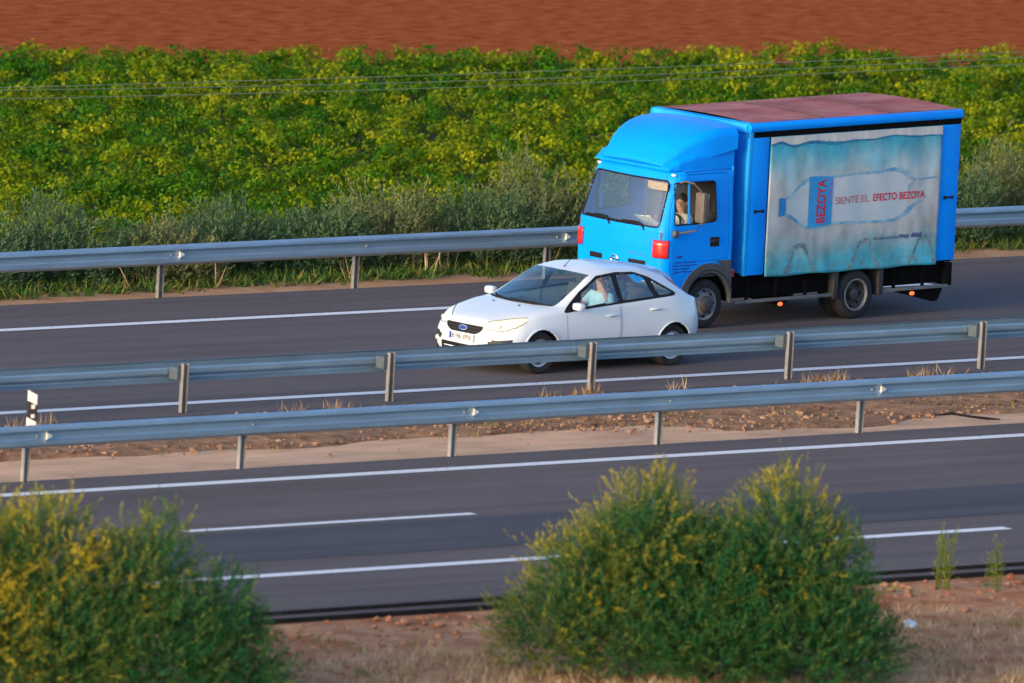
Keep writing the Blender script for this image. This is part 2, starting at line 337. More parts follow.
def inpoly(px, py, poly):
    px = np.asarray(px); py = np.asarray(py); r = np.zeros(px.shape, bool); n = len(poly)
    for i in range(n):
        x1, y1 = poly[i]; x2, y2 = poly[(i+1) % n]
        c = ((y1 > py) != (y2 > py)) & (px < (x2-x1)*(py-y1)/((y2-y1) if y2 != y1 else 1e-12)+x1)
        r ^= c
    return r
def roundpoly(poly, r=0.05, n=5):
    out = []
    for i, p in enumerate(poly):
        p = np.array(p, float); a = np.array(poly[i-1], float); b = np.array(poly[(i+1) % len(poly)], float)
        la, lb = np.linalg.norm(a-p), np.linalg.norm(b-p); ra = min(r, la*0.45); rb = min(r, lb*0.45)
        s = p+(a-p)/la*ra; e = p+(b-p)/lb*rb
        for k in range(n+1):
            t = k/n; out.append(tuple((1-t)**2*s+2*t*(1-t)*p+t*t*e))
    return out
def densify(poly, step, closed=True):
    out = []; n = len(poly)
    for i in range(n if closed else n-1):
        a = np.array(poly[i], float); b = np.array(poly[(i+1) % n], float); k = max(1, int(np.linalg.norm(b-a)/step))
        for j in range(k): out.append(tuple(a+(b-a)*j/k))
    if not closed: out.append(tuple(poly[-1]))
    return out

def text_mesh(txt, size, ox=0.0, bold=0.0, align='LEFT', spacing=1.0):
    c = bpy.data.curves.new('lettering', 'FONT'); c.body = txt; c.size = size; c.offset = bold; c.align_x = align; c.space_character = spacing
    o = bpy.data.objects.new('lettering_tmp', c); COL.objects.link(o); bpy.context.view_layer.update()
    dg = bpy.context.evaluated_depsgraph_get(); me = bpy.data.meshes.new_from_object(o.evaluated_get(dg))
    bpy.data.objects.remove(o); bpy.data.curves.remove(c)
    v = np.array([q.co[:] for q in me.vertices]); f = [tuple(p.vertices) for p in me.polygons]; bpy.data.meshes.remove(me)
    return v, f

def sheet(name, x0, x1, y0, y1, z, m, step=None, rough=0.0, slope=None, label_kind='structure', seed=1):
    """ground sheet, optionally uneven"""
    if not step:
        me = bpy.data.meshes.new(name); me.from_pydata([(x0,y0,z),(x1,y0,z),(x1,y1,z),(x0,y1,z)], [], [(0,1,2,3)])
    else:
        nx = int((x1-x0)/step)+1; ny = int((y1-y0)/step)+1
        X, Y = np.meshgrid(np.linspace(x0, x1, nx), np.linspace(y0, y1, ny))
        g = np.random.default_rng(seed); Z = np.full(X.shape, float(z))
        for _ in range(26):
            k = g.uniform(0.4, 5.0); a = g.uniform(0, 6.28); ph = g.uniform(0, 6.28)
            Z += rough*0.35/math.sqrt(k)*np.sin(k*(X*math.cos(a)+Y*math.sin(a))+ph)
        edge = np.minimum(np.clip((Y-y0)/0.4, 0, 1), np.clip((y1-Y)/0.4, 0, 1)); Z = z+(Z-z)*edge+abs(rough)*0.3*edge
        Z += g.normal(size=X.shape)*rough*0.12*edge
        if slope is not None: Z += slope(X, Y)
        me = bpy.data.meshes.new(name); V = np.stack([X, Y, Z], -1).reshape(-1, 3)
        F = [(j*nx+i, j*nx+i+1, (j+1)*nx+i+1, (j+1)*nx+i) for j in range(ny-1) for i in range(nx-1)]
        me.from_pydata(V.tolist(), [], F); me.polygons.foreach_set('use_smooth', [True]*len(F))
    me.update(); return tag(obj(name, me, None, [m]), kind=label_kind)

# ================================================================ SETTING
sheet('ground', -700, 900, -600, 1300, -0.45, M['soil'])
XA, XB = -60.0, 110.0
def slab(name, y0, y1, z, m, th=0.06):
    b = MB().box(((XA+XB)/2, (y0+y1)/2, z-th/2), (XB-XA, y1-y0, th)); return tag(b.build(name, m, smooth=False), kind='structure')
# near carriageway: binder ledge, tar-black broken edges, wearing course
slab('road_ledge', -9.70, 1.03, -0.05, M['asphalt'], 0.08)
slab('road_ledge_edge', -9.73, -9.70, -0.052, M['tar_shade'], 0.08)
slab('road_edge', -9.49, -9.44, -0.002, M['tar_shade'], 0.046)
slab('road', -9.44, 1.0, 0.0, M['asphalt'], 0.045)
sheet('road_wear', XA, XB, -5.95, -3.72, 0.004, M['asphalt_worn'])
# far carriageway: dark strip paints the shade at its inner drop edge
slab('road_edge', 5.28, 5.42, -0.006, M['tar_shade'], 0.08)
slab('road', 5.42, 15.70, 0.0, M['asphalt'], 0.09)
def line(y, w, x0, x1): return sheet('road_marking', x0, x1, y-w/2, y+w/2, 0.008, M['paint'])
line(0.0, 0.24, XA, XB); line(-7.0, 0.22, XA, 3.35); line(6.43, 0.22, XA, XB); line(13.45, 0.22, XA, 20.0)
for k in range(-3, 6): line(-3.48, 0.16, -8.4+17*k, -3.3+17*k)
for k in range(-3, 6): line(9.93, 0.14, -1.9+17*k, 3.2+17*k)
# median: dusty concrete drain strip with a rough stony bank behind it
sheet('gutter', XA, XB, 1.03, 2.75, -0.03, M['concrete'], 0.5, 0.006, seed=3)
def bankz(X, Y):
    edge = 2.45+0.22*np.sin(X*0.7)+0.14*np.sin(X*1.9+1)-0.95*np.clip((X-0.5)/6.0, 0, 1)
    t = np.clip((Y-edge)/0.5, 0, 1); return (t-1)*0.10+t*0.03
sheet('median', XA, XB, 1.15, 5.30, -0.03, M['median_soil'], 0.14, 0.022, bankz, seed=4)
# near verge and far verge
sheet('verge', XA, XB, -34.0, -9.72, -0.12, M['verge_soil'], 0.22, 0.022, seed=5)
sheet('verge', XA, XB, 15.70, 17.0, -0.05, M['orange_soil'], 0.22, 0.014, seed=6)
sheet('verge', XA, XB, 16.75, 20.2, -0.06, M['weed_soil'], 0.4, 0.02, seed=7)
def field_edge(x): return 42.1-0.265*(x-19.8)+0.08*np.sin(x*0.55)+0.08*np.sin(x*1.7)
sheet('vineyard_soil', -45, 62, 20.1, 48, -0.06, M['vine_soil'], 1.0, 0.008, seed=8)
# red field: trim above the vineyard soil along the crop's edge
xs = np.linspace(-45, 62, 60); me = bpy.data.meshes.new('field')
V = [(x, 42.1-0.265*(x-19.8)-0.1, -0.02) for x in xs]+[(x, 420.0, -0.02) for x in xs]
me.from_pydata(V, [], [(i, i+1, 60+i+1, 60+i) for i in range(59)]); tag(obj('field', me, None, [M['soil']]), kind='structure')

# ================================================================ SAFETY BARRIERS
WPROF = [(.156, .004), (.150, .022), (.118, .080), (.086, .083), (.052, .016), (.030, .006), (-.030, .006), (-.048, .014), (-.084, .083), (-.112, .081), (-.150, .022), (-.156, .004)]
def barrier(label, y_post, y_rail, sgn, x_first, zc, zpost, zbase, x0, x1, post_mat, refl_phase):
    """sgn: -1 when the rail's face looks towards -y"""
    SP = 3.8066
    root = empty('safety_barrier', (x_first, y_post, 0), 0, label, 'safety barrier', 'steel safety barriers along the motorway')
    dy = y_rail-y_post
    n0, n1 = int(math.floor((x0-x_first)/SP)), int(math.ceil((x1-x_first)/SP))
    b = MB(); ends = (n0*SP-0.6, n1*SP+0.6)
    # overlapping sheets: each 3.8 m sheet laps the next with a slight joggle
    for k in range(n0, n1+1):
        xa = k*SP-0.16-0.0; xb = (k+1)*SP+0.16
        off = 0.004*(k % 2)
        pts = [(dy+sgn*(d+off), z) for z, d in WPROF]; back = [(p-sgn*0.0035, z) for p, z in pts]
        poly = pts+back[::-1]
        if k <= n1-1: b.prism(poly, 'x', xa, xb)
    rail = b.build('rail', M['galv'], root, smooth=True, angle=18); rail.location = (0, 0, zc)
    bolts = MB()
    first = {}
    for k in range(n0, n1+1):
        x = k*SP
        w, d, t = 0.10, 0.10, 0.012
        p = MB()
        hp = zpost-zbase; zmid = (zpost+zbase)/2
        p.box((0, 0, zmid), (w, t, hp)); p.box((-w/2+t/2, -0.03, zmid), (t-.002, 0.06, hp-0.004)); p.box((w/2-t/2, -0.03, zmid), (t-.002, 0.06, hp-0.004))
        if not first:
            po = p.build('post', post_mat, root, smooth=False)
            s = MB(); y0 = min(0.0, dy)+0.012; y1 = max(0.0, dy)-0.012
            s.box((-0.03, (y0+y1)/2, zc), (0.17, abs(y1-y0), 0.006)).box((-0.10, (y0+y1)/2, zc-0.01), (0.008, abs(y1-y0), 0.17)).box((0.05, (y0+y1)/2, zc-0.01), (0.008, abs(y1-y0), 0.17))
            if sgn > 0: s.box((-0.085, -0.004, zc+0.01), (0.07, 0.010, 0.20))
            so = s.build('spacer', M['spacer'], po, smooth=False)
            bo = MB().ball((0, dy+sgn*0.016, zc), (0.022, 0.016, 0.022), 8, 6).build('bolt', M['galv_post'], po)
            first = dict(p=po, s=so, b=bo)
        else:
            po = first['p'].copy(); COL.objects.link(po); po.parent = root
            for q in ('s', 'b'):
                c = first[q].copy(); COL.objects.link(c); c.parent = po
        po.location.x = x
        if refl_phase is not None and (k+refl_phase) % 2 == 0:
            r = MB().prism([(-0.055, -0.05), (0.055, 0.0), (-0.055, 0.06)], 'y', dy-0.050, dy-0.014)
            ro = r.build('reflector', M['reflector'], root, smooth=False, bevel=0.006); ro.location = (x+0.20, 0, zc)
    return root
barrier('steel barrier nearest the camera, rail facing it, short posts at the dusty median strip', 1.02, 0.78, -1, -7.6, 0.655, 0.76, -0.06, -50, 70, M['galv_post'], 0)
barrier('steel barrier seen from the back with posts in front, just below the white car', 5.74, 5.94, +1, -1.0528, 0.56, 0.705, -0.06, -50, 80, M['post_rust'], None)
barrier('steel barrier in front of the green bushes, passing behind the blue lorry', 15.86, 15.62, -1, 6.5817, 0.66, 0.76, -0.06, -45, 85, M['post_rust'], 0)

# ================================================================ OVERHEAD CABLES
for i, (y, z, lb) in enumerate(((20.6, 2.50, 'thin grey cable, highest of the three over the vineyard'), (20.8, 2.26, 'thin grey cable, lowest of the three over the vineyard'), (20.7, 2.37, 'thin grey cable, middle one of the three over the vineyard'))):
    pts = [(x, y, z+0.0009*(x-20)**2*(0.4+0.25*i)) for x in np.linspace(-40, 85, 50)]
    tag(MB().tube(pts, 0.008, 6).build('cable', M['cable']), lb, 'cable', 'cables over the vineyard')

# ================================================================ DELINEATOR
root = empty('delineator_post', (-7.56, 0.96, 0.0), R(-25), 'white delineator with black band standing on top of the near barrier', 'delineator')
def dpost(z0, z1, s0, s1, g=0.0):
    w, d = 0.06+g, 0.05+g
    b = MB(); b.add([(-w,-d,z0-s0),(w,-d,z0+s0),(w,d,z0+s0),(-w,d,z0-s0),(-w,-d,z1+s1),(w,-d,z1-s1),(w,d,z1-s1),(-w,d,z1+s1)], [(0,1,2,3),(4,5,6,7),(0,1,5,4),(1,2,6,5),(2,3,7,6),(3,0,4,7)]); return b
dpost(0.62, 1.235, 0, 0.03).build('body', M['delin_white'], root, smooth=False, bevel=0.008)
bb = dpost(0.86, 1.09, -0.03, 0.03, 0.003).build('black_band', M['delin_black'], root, smooth=False)
MB().box((0, -0.058, 1.045), (0.05, 0.012, 0.06)).build('reflector', M['reflector'], root, smooth=False)
MB().box((0, -0.058, 0.915), (0.05, 0.012, 0.05)).build('reflector', M['reflector'], root, smooth=False)
# ================================================================ WHITE HATCHBACK
# rails run from nose to tail at seven heights: (x, y, z), x backwards from the front hub, y half width
KN = {
 0: [(-.70,0,.19),(-.68,.36,.19),(-.60,.62,.19),(-.44,.74,.19),(-.30,.78,.19),(0,.79,.19),(.40,.80,.19),(.80,.80,.19),(1.2,.80,.19),(1.6,.80,.19),(2.1,.80,.19),(2.6,.79,.20),(2.95,.77,.24),(3.15,.68,.27),(3.28,.45,.28),(3.31,0,.28)],
 1: [(-.765,0,.28),(-.745,.36,.28),(-.66,.66,.28),(-.48,.81,.28),(-.32,.86,.27),(0,.88,.26),(.40,.885,.26),(.80,.885,.26),(1.2,.885,.26),(1.6,.885,.26),(2.1,.885,.26),(2.6,.88,.28),(2.95,.86,.33),(3.20,.75,.36),(3.36,.50,.37),(3.40,0,.37)],
 2: [(-.79,0,.50),(-.765,.36,.50),(-.67,.68,.51),(-.49,.835,.53),(-.32,.885,.57),(0,.905,.62),(.40,.905,.62),(.80,.905,.62),(1.2,.905,.63),(1.6,.905,.63),(2.1,.905,.64),(2.6,.91,.66),(2.95,.895,.66),(3.22,.78,.64),(3.39,.52,.62),(3.44,0,.62)],
 3: [(-.755,0,.67),(-.735,.34,.675),(-.62,.60,.70),(-.43,.75,.76),(-.25,.805,.81),(0,.845,.855),(.40,.862,.90),(.80,.866,.935),(1.2,.868,.96),(1.6,.868,.985),(2.1,.866,1.015),(2.6,.85,1.055),(2.92,.80,1.03),(3.18,.70,.985),(3.34,.46,.95),(3.40,0,.94)],
 4: [(-.70,0,.735),(-.64,.32,.755),(-.50,.52,.785),(-.26,.64,.855),(-.08,.69,.895),(.12,.73,.93),(.38,.75,.965),(.80,.695,1.175),(1.2,.625,1.385),(1.6,.60,1.435),(2.1,.585,1.42),(2.55,.575,1.335),(2.84,.60,1.19),(3.08,.62,1.03),(3.26,.44,.985),(3.34,0,.975)],
 6: [(-.66,0,.765),(-.50,0,.815),(-.34,0,.855),(-.18,0,.89),(-.06,0,.915),(.08,0,.945),(.16,0,.965),(.62,0,1.195),(1.10,0,1.415),(1.6,0,1.487),(2.1,0,1.478),(2.62,0,1.415),(2.98,0,1.335),(3.16,0,1.13),(3.28,0,1.01),(3.34,0,.98)],
}
def car_grid(nu=330):
    k = len(KN[0]); A = np.array([KN[i] for i in (0, 1, 2, 3, 4, 6)], float)
    mid = np.zeros((k, 3)); mid[:, 1] = 0.56*A[4][:, 1]; mid[:, 2] = A[5][:, 2]-0.22*(A[5][:, 2]-A[4][:, 2]); mid[:, 0] = A[5][:, 0]+0.30*(A[4][:, 0]-A[5][:, 0])
    A = np.concatenate([A[:5], mid[None], A[5:]], 0)
    ch = np.linalg.norm(np.diff(A, axis=1), axis=2).mean(0); T = np.concatenate([[0], np.cumsum(ch)])
    us = np.linspace(0, T[-1], nu)
    Rl = np.stack([np.stack([pchip(T, A[i][:, c], us) for c in range(3)], -1) for i in range(7)], 1)   # nu,7,3
    r = [0, .30, .50, .16, .26, .5, 0]; path = []
    for i in range(6):                              # (v, weights on rails)
        v0, v1 = i+r[i], i+1-r[i+1]; n = max(1, int(16*(v1-v0)))
        for t in np.linspace(v0, v1, n+1): path.append((t, {i: 1-(t-i), i+1: t-i}))
        if i < 5:
            q = r[i+1]
            for s in np.linspace(0, 1, 9)[1:-1]:
                a, b, c = (1-s)**2, 2*s*(1-s), s*s
                w = {i: a*q, i+1: a*(1-q)+b+c*(1-q), i+2: c*q}; path.append((i+1-q+2*q*s, w))
    vs = np.array([p[0] for p in path]); W = np.zeros((len(path), 7))
    for j, (_, w) in enumerate(path):
        for q, x in w.items(): W[j, q] += x
    keep = np.concatenate([[True], np.diff(vs) > 1e-6]); vs = vs[keep]; W = W[keep]
    G = np.einsum('jr,urc->ujc', W, Rl)             # nu, nv, 3
    ku = np.interp(us, T, np.arange(k))
    return G, ku, vs
CG, CKU, CVS = car_grid()
CL_U, CL_V = np.meshgrid(CKU, CVS, indexing='ij')
_side = (CL_U > 2.2) & (CL_U < 13.6) & (CL_V > .4) & (CL_V < 4.35)
_SP = CG[_side]
_frnt = (CL_U < 4.2) & (CL_V < 4.0)
_FP = CG[_frnt]
def side_y(x, z):
    d = (_SP[:, 0]-x)**2+(_SP[:, 2]-z)**2; i = np.argpartition(d, 4)[:4]; w = 1/(d[i]+1e-7); return float((w*_SP[i, 1]).sum()/w.sum())
def front_x(y, z):
    d = (_FP[:, 1]-abs(y))**2+(_FP[:, 2]-z)**2; i = np.argpartition(d, 4)[:4]; w = 1/(d[i]+1e-7); return float((w*_FP[i, 0]).sum()/w.sum())
def patch(poly, fn, rings=5):
    """closed outline (p,q) -> shell following the body: fn(p,q,off) gives a point"""
    poly = densify(poly, 0.03); c = np.mean(poly, 0); n = len(poly); b = MB(); vs = []
    for k in range(rings):
        t = 1-k/rings; vs += [fn(c[0]+(p-c[0])*t, c[1]+(q-c[1])*t, 0.006) for p, q in poly]
    vs.append(fn(c[0], c[1], 0.006)); vs += [fn(p, q, -0.012) for p, q in poly]
    fs = [(k*n+i, k*n+(i+1) % n, (k+1)*n+(i+1) % n, (k+1)*n+i) for k in range(rings-1) for i in range(n)]
    fs += [((rings-1)*n+i, (rings-1)*n+(i+1) % n, rings*n) for i in range(n)]
    o = rings*n+1; fs += [(i, (i+1) % n, o+(i+1) % n, o+i) for i in range(n)]
    return b.add(vs, fs)
def f_front(p, q, off): return (front_x(p, q)-off, p, q)
def f_near(p, q, off): return (p, -side_y(p, q)-off, q)
def f_far(p, q, off): return (p, side_y(p, q)+off, q)

DLO = roundpoly([(.42,.892),(.84,1.16),(1.23,1.365),(1.62,1.402),(1.99,1.392),(2.25,1.315),(2.50,1.185),(2.68,1.085),(2.63,1.058),(2.1,1.022),(1.5,.982),(.9,.938)], 0.05)
PANES = {'front': roundpoly([(.84,1.075),(.86,1.135),(1.23,1.34),(1.50,1.375),(1.52,1.008),(.74,.958)], 0.03),
         'rear': roundpoly([(1.62,1.377),(1.98,1.367),(2.15,1.315),(2.22,1.055),(1.61,1.015)], 0.03),
         'quarter': roundpoly([(2.285,1.265),(2.48,1.165),(2.61,1.088),(2.32,1.068)], 0.03)}
FDOOR = [(.52,.30),(.49,.60),(.48,.885),(.9,.934),(1.53,.978),(1.55,.60),(1.53,.29)]
RDOOR = [(1.56,.29),(1.58,.60),(1.56,.98),(2.18,1.024),(2.40,1.04),(2.40,.86),(2.27,.70),(2.18,.50),(2.14,.29)]
HR = 0.318
def car():
    o_ = Vector((6.87413, 7.21075, 0)); psi = 0.0407; c, s = math.cos(psi), math.sin(psi)
    root = empty('hatchback_car', (o_.x-0.905*s, o_.y+0.905*c, 0), psi, 'white five door hatchback with a man at the wheel, overtaking the blue lorry', 'car')
    nu, nv = CG.shape[:2]; full = np.concatenate([CG*[1, -1, 1], (CG[:, -2::-1])], 1)   # near side first, then the far side
    nV = full.shape[1]; V = full.reshape(-1, 3); FV = np.concatenate([CVS, CVS[-2::-1]])
    parts = {}
    for i in range(nu-1):
        u = (CKU[i]+CKU[i+1])/2
        for j in range(nV-1):
            v = (FV[j]+FV[j+1])/2
            q = (full[i, j]+full[i+1, j]+full[i+1, j+1]+full[i, j+1])/4; parts.setdefault('_c', []).append((i, j, u, v, q[0], q[1], q[2]))
    C_ = np.array(parts.pop('_c')); u, v, x, y, z = C_[:, 2], C_[:, 3], C_[:, 4], C_[:, 5], C_[:, 6]
    name = np.array(['body']*len(C_), dtype=object)
    ay = np.abs(y)
    hood = (v > 3.25) & (u < 5.75) & (z > .70) & ~((v < 4.1) & (u < 3.3)); name[hood] = 'bonnet'
    sidez = (v > 2.85) & (v < 4.25)
    gl = sidez & inpoly(x, z, DLO); name[gl] = 'window_trim'
    for k, P in PANES.items(): name[sidez & inpoly(x, z, P)] = k+('_near' if False else '')
    ws = (u > 6.05) & (u < 7.93) & (v > 4.22); name[ws] = 'windscreen'
    rw = (u > 12.08) & (u < 13.2) & (v > 4.35); name[rw] = 'rear_window'
    fd = inpoly(x, z, FDOOR) & (v < 3.3) & (v > .7); name[fd & (name == 'body')] = 'front_door'
    rd = inpoly(x, z, RDOOR) & (v < 3.3) & (v > .7); name[rd & (name == 'body')] = 'rear_door'
    lamp = (u > 1.25) & (u < 3.95) & (v > 2.58+.14*np.abs(u-2.3)) & (v < 3.95-.26*np.abs(u-1.9)**1.3); name[lamp] = 'headlight'
    tl = (u > 11.4) & (u < 13.3) & (v > 3.80-.22*(u-11.4)) & (v < 4.3); name[tl] = 'tail_light'
    fog = (u < 3.6) & inpoly(ay, z, roundpoly([(.50,.475),(.80,.535),(.82,.41),(.52,.385)], .03)) & (x < -.3); name[fog] = 'fog_recess'
    bump = (u < 4.0) & (v < 2.5+0.02*u) & (name == 'body'); name[bump] = 'front_bumper'
    for hx in (0.0, 2.64):
        arch = ((x-hx)**2+(z-0.315)**2 < 0.352**2) & (ay > .5) & (v < 3.0); name[arch] = ''
    mm = dict(body='white_paint', bonnet='white_paint', window_trim='black_trim', windscreen='screen_glass', rear_window='dark_glass', front_door='white_paint', rear_door='white_paint', headlight='headlamp_warm', tail_light='red_lens', front_bumper='white_paint', fog_recess='dark_plastic', front='car_glass', rear='car_glass', quarter='car_glass')
    nm = dict(front='side_window', rear='side_window', quarter='side_window')
    made = {}
    for k in mm:
        for sd_ in ((-1, 1) if k in ('front', 'rear', 'quarter', 'front_door', 'rear_door', 'headlight', 'tail_light', 'window_trim', 'fog_recess') else (0,)):
            sel = (name == k) & ((np.sign(y) == sd_) | (sd_ == 0))
            if not sel.any(): continue
            idx = C_[sel][:, :2].astype(int); fs = np.stack([idx[:, 0]*nV+idx[:, 1], idx[:, 0]*nV+idx[:, 1]+1, (idx[:, 0]+1)*nV+idx[:, 1]+1, (idx[:, 0]+1)*nV+idx[:, 1]], 1)
            us, inv = np.unique(fs, return_inverse=True); b = MB(); b.add(V[us].tolist(), inv.reshape(fs.shape).tolist())
            par = root
            if k in ('front', 'rear'): par = made[(k+'_door', sd_)]
            made[(k, sd_)] = b.build(nm.get(k, k), M[mm[k]], par, angle=60, merge=True)
    for k in ('front_door', 'rear_door'):
        for sd_ in (-1, 1):
            f = f_near if sd_ < 0 else f_far; P = FDOOR if k == 'front_door' else RDOOR
            pts = [f(p, q, -0.002) for p, q in (densify(P, 0.04)+[P[0]] if k == 'front_door' else densify(P[:5], 0.04, closed=False))]
            MB().tube(pts, 0.0042, 6).build('door_gap', M['grey_plastic'], made[(k, sd_)])
            hx, hz = (1.36, .815) if k == 'front_door' else (2.23, .87)
            h = MB(); pp = [f(hx-.11+.22*t, hz+.008*math.sin(math.pi*t), 0.004+0.03*math.sin(math.pi*min(1, max(0, t)))**.5) for t in np.linspace(0, 1, 9)]
            h.tube(pp, [.012]+[.019]*7+[.012], 8).build('handle', M['white_paint'], made[(k, sd_)])
    for sd_ in (-1, 1):
        f = f_near if sd_ < 0 else f_far
        pts = [f(p, q, 0.001) for p, q in densify(DLO, 0.03)]
        MB().tube(pts+pts[:1], 0.009, 6).build('window_seal', M['black_trim'], made[('window_trim', sd_)])
    # wheel arch lips and liners
    for hx in (0.0, 2.64):
        for sg in (-1, 1):
            f = f_near if sg < 0 else f_far
            pts = [f(hx+.356*math.cos(w), .315+.356*math.sin(w), 0.002) for w in np.linspace(R(-12), R(192), 40)]
            MB().tube(pts, 0.013, 8).build('wheel_arch', M['white_paint'], root)
            ln = MB(); ws_ = np.linspace(R(-20), R(200), 24)
            vs = [(hx+.365*math.cos(w), sg*yy, .315+.365*math.sin(w)) for yy in (.50, .868) for w in ws_]+[(hx+.365*math.cos(w), sg*.50, .315+.365*math.sin(w)) for w in ws_]
            fs = [(i, i+1, 24+i+1, 24+i) for i in range(23)]+[tuple(range(48, 72))]
            ln.add(vs, fs).build('arch_liner', M['dark_plastic'], root)
    MB().box((1.32, 0, .235), (3.9, 1.40, .07)).build('underbody', M['chassis'], root, smooth=False)
    # wheels
    def wheel(hx, sg):
        yo = sg*0.855
        t = MB().lathe_y([(.205, sg*-.02), (.235, sg*-.004), (.285, 0), (.306, sg*-.018), (.315, sg*-.04), (.315, sg*-.165), (.306, sg*-.19), (.235, sg*-.205), (.20, sg*-.19)], (hx, yo, .315), 48).build('wheel', M['rubber'], root)
        r_ = MB().lathe_y([(.205, sg*-.03), (.207, sg*-.008), (.190, sg*-.014), (.178, sg*-.034), (.10, sg*-.018), (.035, sg*-.012), (.001, sg*-.012)], (hx, yo, .315), 48).build('rim', M['rim'], t)
        for k in range(7):
            w = 2*math.pi*k/7+.2; cx_, cz_ = hx+.135*math.cos(w), .315+.135*math.sin(w)
            b = MB(); b.lathe_y([(.001, 0), (.030, 0), (.030, -.012*sg), (.001, -.012*sg)], (cx_, yo-sg*.018, cz_), 10).build('slot', M['black_trim'], r_)
        return t
    for hx in (0.0, 2.64):
        for sg in (-1, 1): wheel(hx, sg)
    # grille, badge, bumper openings, plate
    g = patch(roundpoly([(-.40,.672),(.40,.672),(.375,.60),(.27,.545),(-.27,.545),(-.375,.60)], 0.05), f_front).build('grille', M['black_trim'], root)
    lip = [f_front(p, q, .008) for p, q in densify(roundpoly([(-.41,.68),(.41,.68),(.385,.598),(.275,.537),(-.275,.537),(-.385,.598)], 0.05), .03)]
    MB().tube(lip+lip[:1], .007, 6).build('grille_surround', M['white_paint'], g)
    for zz in (.585, .628): MB().tube([f_front(p, zz, .009) for p in np.linspace(-.33, .33, 14)], .004, 6).build('grille_bar', M['dark_plastic'], g)
    el = [(.088*math.cos(w), .618+.036*math.sin(w)) for w in np.linspace(0, 2*math.pi, 24, endpoint=False)]
    bd = patch(el, lambda p, q, off: (front_x(p, q)-off-.012, p, q), 3).build('badge', M['chrome'], root)
    el2 = [(p*.86, .618+(q-.618)*.78) for p, q in el]
    bi = patch(el2, lambda p, q, off: (front_x(p, q)-off-.016, p, q), 3).build('badge_field', M['plate_blue'], bd)
    tv, tf = text_mesh('Ford', .058, align='CENTER')
    MB().add([(front_x(0, .618)-.027, -(-a), .601+b_) for a, b_, _ in [(-q[0], q[1], 0) for q in tv]], tf).build('badge_script', M['chrome'], bd, smooth=False)
    def rect(y0, y1, z0, z1, r=.012): return roundpoly([(y0, z1), (y1, z1), (y1, z0), (y0, z0)], r)
    pl = patch(rect(-.26, .26, .425, .535), lambda p, q, off: (front_x(0.0, .48)-off-.014, p, q), 2).build('number_plate', M['plate'], root, smooth=False)
    xp = front_x(0.0, .48)-.0215
    MB().box((xp, .236, .48), (.004, .04, .10)).build('country_band', M['plate_blue'], pl, smooth=False)
    for txt, al, off in (('8196', 'RIGHT', -.005), ('FPX', 'LEFT', .045)):
        tv, tf = text_mesh(txt, .098, bold=.002, align=al, spacing=1.04)
        MB().add([(xp-.001, -q[0]-off, .447+q[1]) for q in tv], tf).build('plate_lettering', M['ink'], pl, smooth=False)
    it = patch(rect(-.50, .50, .245, .375, .04), f_front).build('lower_intake', M['black_trim'], root)
    MB().tube([f_front(p, .312, .004) for p in np.linspace(-.42, .42, 18)], .009, 8).build('intake_bar', M['white_paint'], it)
    for sg in (-1, 1):
        fr = made[('fog_recess', sg)]
        MB().ball((front_x(.64, .385)-.008, sg*.64, .385), (.02, .042, .042), 12, 8).build('fog_lamp', M['white_lens'], fr)
        # headlamp inner lenses
        hl = made[('headlight', sg)]
        MB().ball((front_x(.60, .68)+.012, sg*.60, .685), (.03, .05, .045), 14, 9).build('lens', M['white_lens'], hl)
        ii, jj_ = np.nonzero((CL_U > 1.25) & (CL_U < 3.95) & (CL_V > 2.58+.14*np.abs(CL_U-2.3)) & (CL_V < 3.95-.26*np.abs(CL_U-1.9)**1.3))
        lo = []; hi = []
        for i in np.unique(ii):
            js = jj_[ii == i]; a, b_ = CG[i, js.min()], CG[i, js.max()]; lo.append((a[0]-.002, sg*(a[1]+.002), a[2])); hi.append((b_[0]-.002, sg*(b_[1]+.001), b_[2]+.002))
        MB().tube(lo+hi[::-1]+lo[:1], .006, 6).build('lamp_rim', M['grey_plastic'], hl)
        # door mirror
        mr = MB().box((.62, sg*.965, .985), (.13, .185, .115), bev=.05).build('mirror', M['white_paint'], root)
        MB().tube([(.62, sg*.84, .93), (.62, sg*.92, .955)], [.03, .026], 8).build('mirror_foot', M['black_trim'], mr)
        MB().add([(.687, sg*(.965+.075*math.cos(w)), .985+.042*math.sin(w)) for w in np.linspace(0, 6.28, 16, endpoint=False)], [tuple(range(16))]).build('mirror_glass', M['chrome'], mr)
        # washer jet on the bonnet
        MB().ball((.06, sg*.28, .938), (.022, .018, .012), 8, 6).build('washer_jet', M['black_trim'], root)
        # wiper
    def ws_pt(t, y, off=.012):          # on the windscreen, t from base to top
        i = int(np.argmin(np.abs(CKU-(6.02+t*1.9)))); row = CG[i]; j = np.where(CVS > 4.2)[0]; yy = row[j, 1]
        k = j[int(np.argmin(np.abs(yy-abs(y))))]; p_ = row[k]; return (p_[0]-off, y, p_[2]+off)
    for ya, yb, ta, tb in ((-.52, .10, .04, .10), (.05, .58, .03, .09)):
        MB().tube([ws_pt(ta+(tb-ta)*q, ya+(yb-ya)*q) for q in np.linspace(0, 1, 10)], .010, 6).build('wiper', M['black_trim'], root)
    # cowl strip
    MB().tube([ws_pt(0.0, y_, -.004) for y_ in np.linspace(-.66, .66, 24)], .022, 8).build('cowl', M['black_trim'], root)
    MB().tube([(1.17, 0, 1.43), (1.20, 0, 1.46), (1.33, 0, 1.565)], [.010, .006, .003], 6).build('antenna', M['black_trim'], root)
    # cabin
    dash = [(.34, .55), (.34, .90), (.62, .955), (.86, .93), (.95, .80), (.95, .55)]
    MB().prism(dash, 'y', -.74, .74).build('dashboard', M['seat'], root, bevel=.03)
